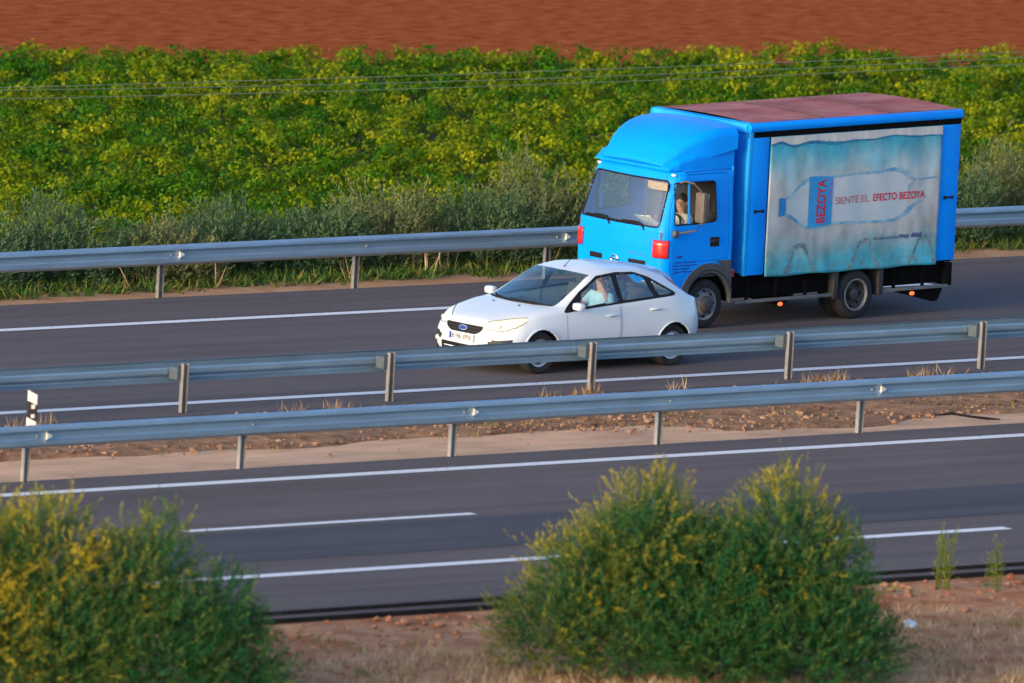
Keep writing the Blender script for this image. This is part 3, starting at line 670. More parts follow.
    MB().box((1.45, 0, .30), (2.3, 1.5, .06)).build('cabin_floor', M['seat'], root, smooth=False)
    for sg in (-1, 1):
        sg_ = sg*.38
        cu = MB().box((1.42, sg_, .50), (.52, .48, .22), bev=.06).build('seat', M['seat'], root)
        MB().prism([(1.58, .50), (1.72, .50), (1.95, 1.10), (1.84, 1.13)], 'y', sg_-.23, sg_+.23).build('backrest', M['seat'], cu, bevel=.04)
        MB().box((1.93, sg_, 1.20), (.10, .26, .18), bev=.04).build('headrest', M['seat'], cu)
    rs = MB().box((2.28, 0, .55), (.46, 1.30, .24), bev=.06).build('rear_seat', M['seat'], root)
    MB().prism([(2.44, .55), (2.56, .55), (2.78, 1.05), (2.68, 1.07)], 'y', -.64, .64).build('backrest', M['seat'], rs, bevel=.04)
    st = MB(); cw = Vector((1.00, -.38, .90)); ax1 = Vector((0, 1, 0)); ax2 = Vector((-.42, 0, .907))
    ring = [cw+ax1*(.18*math.cos(w))+ax2*(.18*math.sin(w)) for w in np.linspace(0, 2*math.pi, 28)]
    sw = st.tube(ring, .015, 8).tube([cw+ax1*-.17, cw+ax1*.17], .018, 8).tube([cw, cw+Vector((-.2, 0, -.12))], .03, 8).build('steering_wheel', M['dark_plastic'], root)
    return root
CAR = car()
# ================================================================ BLUE LORRY
TO = Vector((13.615, 10.44, 0)); TPSI = 0.062; TW = 2.158; PIT = 0.011
def torig(b):
    c, s = math.cos(TPSI), math.sin(TPSI); return (TO.x-b*s, TO.y+b*c, 0)
CB = 0.975           # cab half width, cab centre line is the root's y = 0
CABZ = np.array([.44, .50, .60, .80, 1.00, 1.25, 1.50, 1.58, 1.80, 2.05, 2.27, 2.36, 2.41, 2.44])
CABX = np.array([-1.80, -1.86, -1.90, -1.925, -1.935, -1.935, -1.92, -1.90, -1.835, -1.76, -1.69, -1.65, -1.58, -1.48])
CABW = np.array([.93, .955, .97, .975, .975, .975, .972, .968, .955, .938, .92, .905, .88, .84])
CABR = np.array([.16, .17, .18, .18, .18, .18, .19, .19, .20, .21, .22, .23, .24, .25])
CBACK = -.43
def cab_outline(z, n_side=70, n_corner=18, n_front=84):
    xf = np.interp(z, CABZ, CABX); w = np.interp(z, CABZ, CABW); r = np.interp(z, CABZ, CABR)
    P = []
    bulge = .075
    def xfr(y): return xf+bulge*(y/(w-r))**2
    xc = xfr(w-r)
    for t in np.linspace(0, 1, n_side, endpoint=False): P.append((CBACK+(xc+r-CBACK)*t, -w))
    for t in np.linspace(0, math.pi/2, n_corner, endpoint=False): P.append((xc+r-r*math.sin(t), -(w-r)-r*math.cos(t)))
    for t in np.linspace(-1, 1, n_front): P.append((xfr(t*(w-r)), t*(w-r)))
    P2 = [(a, -b) for a, b in P[:n_side+n_corner]][::-1]
    return np.array(P+P2)
def cab_front_x(y, z):
    o = cab_outline(z); o = o[60:-60]; i = int(np.argmin(np.abs(o[:, 1]-y))); return float(o[i, 0])
def cab_side_w(z): return float(np.interp(z, CABZ, CABW))
def cab_side_at(x, z):
    o = cab_outline(z)[:88]; i = np.argsort(o[:, 0]); return float(np.interp(x, o[i, 0], -o[i, 1]))
WSCR = roundpoly([(-.79,2.245),(.80,2.245),(.885,1.555),(-.825,1.555)], .08)
SWIN = roundpoly([(-1.655,1.60),(-1.585,2.225),(-.80,2.225),(-.775,1.625),(-1.15,1.60)], .05)
CDOOR = roundpoly([(-1.70,.84),(-1.735,1.50),(-1.60,2.335),(-.53,2.335),(-.49,1.04),(-.70,1.02),(-1.20,1.02),(-1.36,.90)], .05)
def lorry():
    rx, ry, _ = torig(TW/2)
    root = empty('delivery_lorry', (rx, ry, 0), TPSI, 'sky blue box lorry with maroon roof and a water bottle printed on its side', 'lorry')
    root.rotation_euler = (0, -PIT, TPSI)
    # -------- cab shell
    zs = np.concatenate([np.linspace(CABZ[i], CABZ[i+1], max(2, int((CABZ[i+1]-CABZ[i])/.018)), endpoint=False) for i in range(len(CABZ)-1)]+[[CABZ[-1]]])
    G = np.stack([np.concatenate([cab_outline(z), np.full((len(cab_outline(z)), 1), z)], 1) for z in zs]); nz, ns = G.shape[:2]
    cen = (G[:-1, :-1]+G[1:, :-1]+G[1:, 1:]+G[:-1, 1:])/4; x, y, z = cen[..., 0], cen[..., 1], cen[..., 2]
    name = np.full(x.shape, 'cab', dtype=object)
    jj = np.arange(ns-1); onside = ((jj < 78) | (jj > ns-80))[None, :] & np.ones_like(x, bool)
    name[onside & inpoly(x, z, CDOOR)] = 'door'
    name[onside & inpoly(x, z, SWIN) & ((y < 0) | (x > -1.44))] = 'side_window'
    front = ~onside
    name[((jj > 72) & (jj < ns-74))[None, :] & np.ones_like(x, bool) & inpoly(y, z, WSCR)] = 'windscreen'
    name[onside & ((x+.90)**2+(z-.37)**2 < .53**2)] = ''
    name[onside & (x > -.9) & (z < .40)] = ''
    V = G.reshape(-1, 3); made = {}
    for k, m, two in (('cab', 'blue', False), ('door', 'blue', True), ('side_window', 'truck_side_glass', True), ('windscreen', 'truck_glass', False)):
        for sd_ in ((-1, 1) if two else (0,)):
            sel = (name == k) & ((np.sign(y) == sd_) | (sd_ == 0)); ii, kk = np.nonzero(sel)
            fs = np.stack([ii*ns+kk, ii*ns+kk+1, (ii+1)*ns+kk+1, (ii+1)*ns+kk], 1); us, inv = np.unique(fs, return_inverse=True)
            par = made[('door', sd_)] if k == 'side_window' else root
            made[(k, sd_)] = MB().add(V[us].tolist(), inv.reshape(fs.shape).tolist()).build(k, M[m], par, angle=60)
            if k in ('cab', 'door'):
                md = made[(k, sd_)].modifiers.new('thickness', 'SOLIDIFY'); md.thickness = .012; md.offset = 0
    cab = made[('cab', 0)]
    # roof cap and back wall
    top = cab_outline(CABZ[-1]); n = len(top)
    vs = [(a, b, 2.44) for a, b in top]+[(-.43+(a+.43)*.8, b*.7, 2.475) for a, b in top]
    MB().add(vs, [(i, i+1, n+i+1, n+i) for i in range(n-1)]+[tuple(range(n, 2*n))]).build('roof', M['blue'], root)
    MB().box((CBACK+.012, 0, 1.62), (.024, 1.84, 1.62)).build('back_wall', M['blue_faded'], root, smooth=False)
    MB().box((-1.15, 0, .80), (1.40, 1.80, .06)).build('cab_floor', M['seat'], root, smooth=False)
    # black rubber round the windscreen, gaps round the doors, window rubbers
    pts = [(cab_front_x(p, q)-.002, p, q) for p, q in densify(WSCR, .03)]
    MB().tube(pts+pts[:1], .014, 6).build('windscreen_rubber', M['black_trim'], made[('windscreen', 0)])
    for sg in (-1, 1):
        d = made[('door', sg)]
        pts = [(p, sg*(cab_side_at(p, q)+(.001 if sg < 0 else -.006)), q) for p, q in densify(CDOOR, .05)]; MB().tube(pts+pts[:1], .006, 6).build('door_gap', M['blue_mark'], d)
        pts = [(p, sg*(cab_side_at(p, q)+(.001 if sg < 0 else -.014)), q) for p, q in densify(SWIN, .05) if sg < 0 or p > -1.46]; MB().tube(pts+pts[:1], .013, 6).build('window_rubber', M['black_trim'], d)
        MB().tube([(-1.345, sg*(cab_side_w(1.60)-.006), 1.60), (-1.345, sg*(cab_side_w(2.22)-.006), 2.225)], .018, 8).build('quarter_light_bar', M['blue'], d)
        h = MB().box((-.80, sg*(cab_side_w(1.3)-.004), 1.31), (.20, .035, .15), bev=.03).build('handle', M['black_trim'], d)
        MB().box((-.80, sg*(cab_side_w(1.3)+.020), 1.325), (.16, .014, .04), bev=.006).build('lever', M['dark_plastic'], h)
        MB().ball((-.80, sg*(cab_side_w(1.2)+.002), 1.215), (.014, .008, .014), 8, 6).build('lock', M['black_trim'], d)
        # side repeater and lines of small print low on the door
        MB().box((-1.53, sg*(cab_side_at(-1.53, 1.1)+.002), 1.115), (.125, .012, .034), bev=.008).build('model_plate', M['blue_mark'], root)
        for k, (l0, l1) in enumerate(((-1.62, -1.18), (-1.66, -1.16), (-1.66, -1.30), (-1.62, -1.22))):
            for (a, b_) in ((l0, l0+.14), (l0+.17, l1)):
                MB().box(((a+b_)/2, sg*(cab_side_at(a+.02, .9)+.007), 1.03-.048*k), (b_-a, .004, .017)).build('small_print', M['blue_mark'], root, smooth=False)
        # corner lamps, white marker lamps
        P = roundpoly([(.80, 1.365), (.985, 1.375), (.985, 1.105), (.79, 1.105)], .02)
        if True:
            o = cab_outline(1.23); idx = [i for i in range(len(o)) if (np.sign(o[i, 1]) == sg) and -1.93 < o[i, 0] < -1.75 and abs(o[i, 1]) > .755]
            vs = []; fs = []
            for zz in np.linspace(1.105, 1.37, 5):
                oo = cab_outline(zz)
                for i in idx:
                    nrm = np.array([o[i, 0]+1.70, o[i, 1]-sg*.72]); nrm /= np.linalg.norm(nrm)+1e-9; vs.append((oo[i, 0]+nrm[0]*.014, oo[i, 1]+nrm[1]*.014, zz))
            m_ = len(idx); fs = [(a*m_+i, a*m_+i+1, (a+1)*m_+i+1, (a+1)*m_+i) for a in range(4) for i in range(m_-1)]
            cl = MB().add(vs, fs).build('corner_lamp', M['red_lens'], root); md = cl.modifiers.new('depth', 'SOLIDIFY'); md.thickness = .02; md.offset = 0
            i0, i1 = idx[0], idx[-1]
            loop = [vs[i] for i in range(m_)]+[vs[a*m_+m_-1] for a in range(1, 5)]+[vs[4*m_+i] for i in range(m_-2, -1, -1)]+[vs[a*m_] for a in range(3, 0, -1)]
            MB().tube(loop+loop[:1], .007, 6).build('lamp_rim', M['blue_mark'], cl)
        MB().ball((cab_front_x(sg*.80, 2.335)-.004, sg*.805, 2.335), (.03, .05, .024), 12, 8).build('marker_lamp', M['white_lens'], root)
        # headlamps and bumper lamps low down
        MB().box((cab_front_x(sg*.66, .66)-.004, sg*.66, .66), (.05, .30, .17), bev=.03).build('headlight', M['lamp_glass'], root)
        # mirrors
        if sg > 0: continue
        yy = sg*(CB+.24)
        mi = MB().box((-1.34, yy, 1.885), (.115, .20, .47), bev=.045).build('mirror', M['mirror_shell'], root)
        MB().box((-1.277, yy, 1.885), (.012, .165, .42), bev=.005).build('mirror_glass', M['chrome'], mi)
        MB().tube([(-1.54, sg*(CB-.04), 2.235), (-1.54, sg*(CB+.06), 2.27), (-1.46, sg*(CB+.18), 2.245), (-1.37, yy, 2.14), (-1.34, yy, 1.62), (-1.40, sg*(CB+.19), 1.53), (-1.60, sg*(CB+.07), 1.49), (-1.66, sg*(CB-.02), 1.49)], .015, 8).build('mirror_arm', M['mirror_shell'], mi)
        MB().ball((-1.655, sg*(CB+.02), 1.475), (.05, .05, .065), 12, 8).build('mirror_foot', M['grey_plastic'], mi)
    # wipers, grille slots, emblem, lettering, front seam
    def fp(y, z, off=.008): return (cab_front_x(y, z)-off, y, z)
    for a, b_ in (((.74, 1.585), (.20, 1.585)), ((.16, 1.575), (-.52, 1.575))):
        w = MB().tube([fp(a[0]+(b_[0]-a[0])*t, a[1]+(b_[1]-a[1])*t, .022) for t in np.linspace(0, 1, 8)], [.016]*8, 6).build('wiper', M['black_trim'], root)
        MB().tube([fp(a[0]*.6+b_[0]*.4, a[1]+.02, .03), fp(b_[0]+.10, b_[1]+.03, .035), fp(b_[0], b_[1]-.02, .03), fp(b_[0]-.05, b_[1]-.085, .014)], .013, 6).build('wiper_arm', M['black_trim'], w)
    for y0, y1, z0, z1 in ((.27, .56, .955, 1.035), (-.63, -.30, .955, 1.035), (.30, .56, .88, .915), (-.56, -.30, .86, .90)):
        P = roundpoly([(y0, z1), (y1, z1), (y1, z0), (y0, z0)], .02)
        sl = patch(P, lambda p, q, off: fp(p, q, off*2.5), 3).build('grille_slot', M['black_trim'], root)
    for yy in (-.02,):
        P = [(yy+.072*math.cos(w), .995+.058*math.sin(w)) for w in np.linspace(0, 2*math.pi, 22, endpoint=False)]
        loop = [fp(p, q, .016) for p, q in P]
        em = MB().tube(loop+loop[:1], .012, 8).build('emblem', M['chrome'], root)
        MB().box((fp(yy, .995)[0]-.012, yy, .995), (.012, .19, .03), bev=.004).build('emblem_bar', M['chrome'], em)
    tv, tf = text_mesh('ATLEON', .075, bold=.002, spacing=1.15)
    MB().add([fp(-.28-q[0], 1.10+q[1], .006) for q in tv], tf).build('lettering', M['grey_plastic'], root, smooth=False)
    MB().tube([fp(y_, 1.075+.02*abs(y_), .0) for y_ in np.linspace(-.80, .80, 30)], .005, 6).build('front_seam', M['blue_mark'], root)
    MB().tube([(-.45, -cab_side_w(2.385)-.001, 2.385), (-1.40, -cab_side_w(2.385)-.001, 2.385)]+[fp(y_, 2.385, .001) for y_ in np.linspace(-.74, .74, 30)], .009, 6).build('header_seam', M['blue_mark'], root)
    # bumper
    MB().tube([fp(y_, .58, -.01) for y_ in np.linspace(-.80, .80, 30)], .05, 8).build('bumper', M['grey_plastic'], root)
    # cabin
    dash = [(-1.84, 1.0), (-1.84, 1.50), (-1.62, 1.50), (-1.48, 1.36), (-1.48, 1.0)]
    MB().prism(dash, 'y', -.90, .90).build('dashboard', M['seat'], root, bevel=.03)
    MB().box((CBACK-.035, 0, 1.60), (.03, 1.72, 1.45)).build('cab_lining', M['seat_dark'], root, smooth=False)
    MB().box((-.98, 0, 2.36), (1.0, 1.56, .03)).build('roof_lining', M['seat_dark'], root, smooth=False)
    for yy in (-.55, .30):
        cu = MB().box((-.98, yy, 1.16), (.50, .46, .18), bev=.05).build('seat', M['seat_dark'], root)
        MB().prism([(-.78, 1.16), (-.64, 1.16), (-.54, 1.70), (-.64, 1.72)], 'y', yy-.22, yy+.22).build('backrest', M['seat_dark'], cu, bevel=.04)
    cw = Vector((-1.33, -.52, 1.52)); ax2 = Vector((.55, 0, .83))
    MB().tube([cw+Vector((0, 1, 0))*(.21*math.cos(w))+ax2*(.21*math.sin(w)) for w in np.linspace(0, 2*math.pi, 28)], .017, 8).tube([cw+Vector((0, -.2, 0)), cw+Vector((0, .2, 0))], .02, 8).tube([cw, cw+Vector((-.18, 0, -.20))], .03, 8).build('steering_wheel', M['dark_plastic'], root)
    MB().box((-1.70, -.62, 2.16), (.015, .42, .12), bev=.004).build('sun_visor', M['visor'], root)
    # -------- roof fairing and wind deflector
    xs = np.linspace(-1.66, -.40, 46)
    def loft(name, fw_, fb, ft, rr, parent, m):
        b = MB(); vs = []; cols = 0
        for x_ in xs:
            w, zb, zt = fw_(x_), fb(x_), ft(x_); r = min(rr, (zt-zb)*.6); row = [(x_, -w, zb)]
            for t in np.linspace(0, math.pi/2, 10): row.append((x_, -(w-r)-r*math.cos(t), zt-r*1.0+r*math.sin(t)))
            crown = .04
            for t in np.linspace(-1, 1, 16)[1:-1]: row.append((x_, t*(w-r), zt+crown*(1-t*t)))
            row += [(a, -b_, c) for a, b_, c in row[:11]][::-1]
            cols = len(row); vs += row
        fs = [(i*cols+j, i*cols+j+1, (i+1)*cols+j+1, (i+1)*cols+j) for i in range(len(xs)-1) for j in range(cols-1)]
        fs += [tuple(range(cols)), tuple(range((len(xs)-1)*cols, len(xs)*cols))[::-1]]
        return b.add(vs, fs).build(name, m, parent, angle=50)
    ff = lambda a, b_: (lambda x_: float(np.interp(x_, a, b_)))
    loft('roof_fairing', ff([-1.66, -1.5, -1.2, -.4], [.80, .855, .885, .90]), lambda x_: 2.40, ff([-1.66, -1.5, -1.2, -.4], [2.44, 2.55, 2.63, 2.74]), .07, root, M['blue'])
    def sm(a, b_): return lambda x_: float(pchip(a, b_, np.array([x_]))[0])
    loft('wind_deflector', sm([-1.66, -1.4, -1.0, -.4], [.64, .76, .88, .965]), sm([-1.66, -1.3, -.9, -.4], [2.44, 2.50, 2.585, 2.70]), sm([-1.66, -1.56, -1.42, -1.2, -.95, -.7, -.4], [2.47, 2.61, 2.75, 2.88, 2.965, 3.01, 3.02]), .13, root, M['blue'])
    # -------- mudguards over the front wheels
    for sg in (-1, 1):
        ang = np.linspace(R(196), R(2), 26)
        out = [(-.90+.60*math.cos(w)*1.02, .37+.62*math.sin(w)) for w in ang if True]
        out = [(p, q) for p, q in out if p < -.55]; out = [(-1.50, .50)]+[o for o in out if o[0] > -1.49 and o[1] > .5]+[(-.74, 1.015), (-.445, 1.02), (-.40, .36)]
        inn = [(-.90+.475*math.cos(w), .37+.475*math.sin(w)) for w in np.linspace(R(-1), R(163), 22)]
        poly = out+[(-.445, .36)]+inn
        b = MB(); y0, y1 = sg*(CB-.06), sg*(CB+.022); n = len(poly)
        b.prism(poly, 'y', y0, y1)
        mg = b.build('mudguard', M['grey_plastic'], root, smooth=False, bevel=.012)
        MB().tube([(-.90+.52*math.cos(w), sg*(CB+.022), .37+.52*math.sin(w)) for w in np.linspace(R(20), R(150), 22)], .012, 6).build('mudguard_rib', M['dark_plastic'], mg)
        ln = MB(); ws_ = np.linspace(R(0), R(180), 24)
        vs = [(-.90+.49*math.cos(w), sg*yy, .37+.49*math.sin(w)) for yy in (.55, CB-.01) for w in ws_]
        ln.add(vs, [(i, i+1, 24+i+1, 24+i) for i in range(23)]).build('arch_liner', M['chassis'], root)
        MB().box((-.34, sg*(CB-.05), .80), (.06, .02, .12), bev=.008).build('side_reflector', M['red_lens'], root)
    for ch in root.children: ch.location = (.055, -.10, .028)
    cab_parts = set(root.children)
    # -------- wheels
    def wheel(hx, yo, sg, rad, front):
        t = MB().lathe_y([(.235, sg*-.03), (.255, sg*-.004), (.335, 0), (rad-.012, sg*-.018), (rad, sg*-.045), (rad, sg*-.185), (rad-.012, sg*-.21), (.25, sg*-.225), (.23, sg*-.20)], (hx, yo, rad), 52).build('wheel', M['rubber'], root); t.location.z = -PIT*hx
        if front:
            r_ = MB().lathe_y([(.24, sg*-.03), (.243, sg*-.006), (.225, sg*-.012), (.20, sg*-.045), (.165, sg*-.015), (.12, sg*.02), (.10, sg*.055), (.06, sg*.07), (.001, sg*.07)], (hx, yo, rad), 44).build('rim', M['dull_rim'], t)
            MB().lathe_y([(.13, sg*.018), (.105, sg*.058), (.06, sg*.075), (.001, sg*.075)], (hx, yo, rad), 30).build('hub', M['rim_dark'], r_)
        else:
            r_ = MB().lathe_y([(.24, sg*-.03), (.243, sg*-.004), (.228, sg*-.010), (.215, sg*-.10), (.17, sg*-.13), (.09, sg*-.12), (.085, sg*-.05), (.06, sg*-.035), (.001, sg*-.035)], (hx, yo, rad), 44).build('rim', M['rim_dark'], t)
            MB().lathe_y([(.245, sg*-.028), (.247, sg*.004), (.226, sg*.002), (.216, sg*-.03)], (hx, yo, rad), 44).build('rim_ring', M['dull_rim'], r_)
        for k in range(8):
            w = 2*math.pi*k/8; d, yy = (.185, -.034) if front else (.195, -.118)
            MB().lathe_y([(.001, 0), (.026, 0), (.026, -.012*sg), (.001, -.012*sg)], (hx+d*math.cos(w), yo+sg*(yy+.012), rad+d*math.sin(w)), 10).build('vent_hole', M['black_trim'], r_)
        return t
    for sg in (-1, 1):
        wheel(-.82, sg*.955-.06, sg, .375, True); wheel(2.36, sg*1.045, sg, .375, False); wheel(2.36, sg*.79, sg, .375, False)
    MB().tube([(2.36, -.9, .375), (2.36, .9, .375)], .06, 10).build('axle', M['chassis'], root)
    MB().tube([(-.82, -.85, .36), (-.82, .80, .36)], .05, 10).build('axle', M['chassis'], root)
    # -------- chassis
    for yy in (-.36, .36): MB().box((1.45, yy, .62), (6.0, .07, .20)).build('chassis_rail', M['chassis'], root, smooth=False)
    MB().box((2.15, 0, .725), (4.45, 2.08, .05)).build('load_floor', M['chassis'], root, smooth=False)
    MB().box((.62, -.70, .53), (.62, .42, .30), bev=.03).build('battery_box', M['chassis'], root)
    MB().lathe_y([(.001, -.3), (.17, -.3), (.17, .3), (.001, .3)], (1.45, .62, .52), 20).build('fuel_tank', M['chassis'], root)
    for yy in (-1, 1):
        for x0, x1 in ((-.22, 1.90), (2.92, 4.34)):
            g = MB().box(((x0+x1)/2, yy*1.03, .375), (x1-x0, .035, .05), bev=.008).build('side_guard', M['guard_bar'], root)
            for xx in np.arange(x0+.28, x1, .62): MB().box((xx, yy*1.00, .53), (.05, .03, .34)).build('guard_post', M['chassis'], g, smooth=False)
            MB().box(((x0+x1)/2, yy*.93, .585), (x1-x0-.02, .012, .33)).build('side_skirt', M['chassis'], root, smooth=False)
        # rear mud flaps and front one
        for xx in (1.90, 2.86): MB().box((xx, yy*.92, .52), (.10, .30, .42), bev=.02).build('mud_flap', M['dark_plastic'], root)
        MB().prism([(3.2, .345), (4.32, .345), (4.33, .34), (4.22, .14), (4.12, .13), (3.35, .31)], 'y', yy*.93-.02, yy*.93+.02).build('rear_flap', M['chassis'], root, smooth=False)
        MB().box((4.36, yy*.98, .56), (.14, .10, .34), bev=.02).build('rear_corner', M['chassis'], root)
        for xx, zz in ((.74, .30), (3.56, .30)):
            MB().ball((xx, yy*1.052, zz), (.055, .018, .032), 10, 8).build('marker_lamp', M['amber_on'], root)
    MB().box((4.42, 0, .44), (.08, 2.0, .14), bev=.01).build('rear_bumper', M['chassis'], root)
    # -------- body: bulkhead, rear frame, roof, posts, rails
    W2 = TW/2
    MB().box((-.045, 0, 1.83), (.05, 2*W2-.09, 2.18)).build('bulkhead', M['blue_faded'], root, smooth=False)
    for yy in (-1, 1): MB().box((-.065, yy*(W2-.035), 1.845), (.09, .07, 2.25), bev=.02).build('front_pillar', M['blue_faded'], root)
    for yy in (-1, 1):
        MB().box((.145, yy*(W2-.02), 1.775), (.35, .04, 2.09), bev=.008).build('front_post', M['blue'], root)
        MB().box((4.19, yy*(W2-.02), 1.775), (.43, .04, 2.09), bev=.008).build('rear_post', M['blue'], root)
        for xx in (.15, 4.20):
            lt = MB().box((xx, yy*(W2+.006), 1.70), (.20, .012, .028), bev=.004).build('latch', M['black_trim'], root)
            MB().box((xx-.085, yy*(W2+.012), 1.70), (.035, .02, .06), bev=.004).build('buckle', M['black_trim'], lt)
            MB().box((xx+.085, yy*(W2+.012), 1.70), (.035, .02, .05), bev=.004).build('buckle', M['black_trim'], lt)
        MB().box((2.16, yy*(W2-.03), 2.865), (4.54, .03, .085)).build('curtain_track', M['chassis'], root, smooth=False)
        # rounded top rail
        prof = [(yy*(W2-.10), 3.045), (yy*(W2-.03), 3.04), (yy*(W2+.01), 3.015), (yy*(W2+.022), 2.975), (yy*(W2+.018), 2.935), (yy*(W2+.006), 2.912), (yy*(W2-.10), 2.905)]
        MB().prism(prof, 'x', -.11, 4.44).build('top_rail', M['blue'], root, bevel=.006, angle=50)
    prof = [(-.13, 2.905), (-.135, 2.98), (-.115, 3.03), (-.05, 3.05), (-.03, 3.05), (-.03, 2.905)]
    MB().prism(prof, 'y', -W2+.06, W2-.06).build('front_header', M['blue_faded'], root)
    MB().box((4.43, 0, 2.975), (.05, 2*W2-.08, .14), bev=.015).build('rear_header', M['blue'], root)
    for yy in (-.52, .52): MB().box((4.41, yy, 1.80), (.035, 1.02, 2.10), bev=.008).build('rear_door', M['blue'], root)
    nx, ny = 60, 24; g = np.random.default_rng(5); vs = []
    for i in range(nx):
        for j in range(ny):
            x_ = -.03+4.44*i/(nx-1); y_ = -W2+.07+(2*W2-.14)*j/(ny-1); t = 2*j/(ny-1)-1
            vs.append((x_, y_, 3.047+.022*(1-t*t)+.008*math.cos(x_*2*math.pi/1.5)*(1-t*t)))
    MB().add(vs, [(i*ny+j, i*ny+j+1, (i+1)*ny+j+1, (i+1)*ny+j) for i in range(nx-1) for j in range(ny-1)]).build('roof_sheet', M['maroon'], root)
    for xx in (1.48, 2.95):
        MB().tube([(xx, t*(W2-.08), 3.05+.022*(1-t*t)+.008*math.cos(xx*2*math.pi/1.5)*(1-t*t)) for t in np.linspace(-1, 1, 20)], .013, 6).build('roof_seam', M['seam'], root)
    # -------- side curtains
    X0, X1, Z0, Z1 = .317, 3.985, .69, 2.825
    def yc(a, z): return -(W2+.022+.006*math.sin(a*2.1+.6)*math.sin((z-Z0)*1.4)+.0035*math.sin(a*9+z*1.5)+.012*max(0, 1-(z-Z0)/.35)*(.5+.5*math.sin(a*5.2)))
    for sg in (-1, 1):
        b = MB(); nx, nz_ = 90, 50; vs = []
        for i in range(nx):
            for j in range(nz_):
                a = X0+(X1-X0)*i/(nx-1); zz = Z0+(Z1-Z0)*j/(nz_-1)+(.008*math.sin(a*6.0) if j == 0 else 0); vs.append((a, -sg*yc(a, zz), zz))
        b.add(vs, [(i*nz_+j, (i+1)*nz_+j, (i+1)*nz_+j+1, i*nz_+j+1) for i in range(nx-1) for j in range(nz_-1)])
        cu = b.build('curtain', M['curtain'], root); md = cu.modifiers.new('thickness', 'SOLIDIFY'); md.thickness = .006; md.offset = 0
        if sg > 0: continue
        def P3(a, z, off): a = X0+(a-.27)*(X1-X0)/3.84; return (a, yc(a, z)-off, z)
        def decal(name, poly, m, off, parent, n=.05):
            """flat print: filled outline following the curtain"""
            poly = densify(poly, n); bm = bmesh.new(); vv = [bm.verts.new((p, q, 0)) for p, q in poly]; bm.faces.new(vv)
            bmesh.ops.triangulate(bm, faces=bm.faces[:]); bmesh.ops.subdivide_edges(bm, edges=[e for e in bm.edges if e.calc_length() > .12], cuts=2, use_grid_fill=False); bmesh.ops.triangulate(bm, faces=bm.faces[:])
            bm.verts.index_update(); V_ = [P3(v.co.x, v.co.y, off) for v in bm.verts]; F_ = [[v.index for v in f.verts] for f in bm.faces]; bm.free()
            return MB().add(V_, F_).build(name, m, parent, smooth=False)
        def ribbon(name, pts, w, m, off, parent):
            pts = [np.array(p, float) for p in densify(pts, .05, closed=False)]; V_ = []; k = len(pts); gg = np.random.default_rng(int(abs(pts[0][0]*1000))+3)
            for i, p in enumerate(pts):
                t = pts[min(i+1, k-1)]-pts[max(i-1, 0)]; t /= np.linalg.norm(t)+1e-9; nn = np.array([-t[1], t[0]]); ww = (w if np.isscalar(w) else np.interp(i/(k-1), np.linspace(0, 1, len(w)), w))*gg.uniform(.65, 1.3)
                for s_ in (-.5, .5): q = p+nn*ww*s_; V_.append(P3(q[0], q[1], off))
            return MB().add(V_, [(2*i, 2*i+1, 2*i+3, 2*i+2) for i in range(k-1)]).build(name, m, parent, smooth=False)
        # white band above the water line
        wl_ = [(.27+3.84*t, 2.69+.018*math.sin(t*11)+.010*math.sin(t*27+1)-.035*math.exp(-((t-.14)/.05)**2)+.03*math.exp(-((t-.06)/.03)**2)) for t in np.linspace(0, 1, 70)]
        decal('waterline_band', wl_+[(4.11, Z1-.005), (.27, Z1-.005)], M['curtain_top'], .005, cu, .08)
        ribbon('waterline', wl_, [.03, .035, .055, .03, .022, .028, .018], M['water_line'], .007, cu)
        # bottle
        up_o = [(.66, 1.86), (.80, 1.93), (.97, 2.06), (1.10, 2.13), (1.30, 2.155), (1.75, 2.15), (2.2, 2.17), (2.7, 2.175), (3.05, 2.205), (3.25, 2.19)]
        lo_o = [(.66, 1.63), (.82, 1.57), (1.00, 1.46), (1.15, 1.405), (1.4, 1.40), (1.75, 1.435), (2.3, 1.425), (2.8, 1.415), (3.1, 1.42), (3.3, 1.50), (3.52, 1.66)]
        decal('bottle_body', up_o+[(3.36, 2.05), (3.40, 1.85), (3.38, 1.62)]+lo_o[-2::-1], M['bottle_fill'], .005, cu, .07)
        ribbon('bottle_outline', up_o, [.05, .07, .05, .03, .035, .05, .05], M['bottle_line'], .008, cu)
        ribbon('bottle_outline', lo_o, [.05, .06, .05, .04, .035, .05, .04], M['bottle_line'], .008, cu)
        ribbon('splash', [(3.05, 2.205), (3.25, 2.15), (3.42, 2.05), (3.65, 2.02), (4.08, 2.045)], [.06, .05, .025, .022, .03], M['bottle_line'], .009, cu)
        ribbon('splash', [(3.32, 2.17), (3.40, 2.09), (3.52, 2.00), (3.40, 1.93), (3.37, 1.80)], [.035, .05, .03, .02, .012], M['bottle_line'], .009, cu)
        ribbon('splash', [(3.22, 1.46), (3.42, 1.55), (3.58, 1.67), (3.74, 1.70)], [.03, .06, .035, .02], M['bottle_line'], .009, cu)
        decal('bottle_cap', [(.50, 1.885), (.64, 1.875), (.66, 1.80), (.66, 1.68), (.63, 1.61), (.50, 1.60)], M['cap_blue'], .010, cu)
        la = decal('bottle_label', roundpoly([(1.16, 2.185), (1.70, 2.155), (1.70, 1.43), (1.17, 1.385)], .02), M['label_blue'], .010, cu)
        decal('label_strip', [(1.63, 2.13), (1.695, 2.125), (1.695, 1.76), (1.64, 1.76)], M['label_strip'], .012, la)
        tv, tf = text_mesh('BEZOYA', .245, bold=.005, align='CENTER', spacing=.98)
        hx = tv[:, 0].max()-tv[:, 0].min(); k_ = .67/hx
        MB().add([P3(1.545-q[1]*1.15, 1.785+q[0]*k_, .014) for q in tv], tf).build('label_lettering', M['red_text'], la, smooth=False)
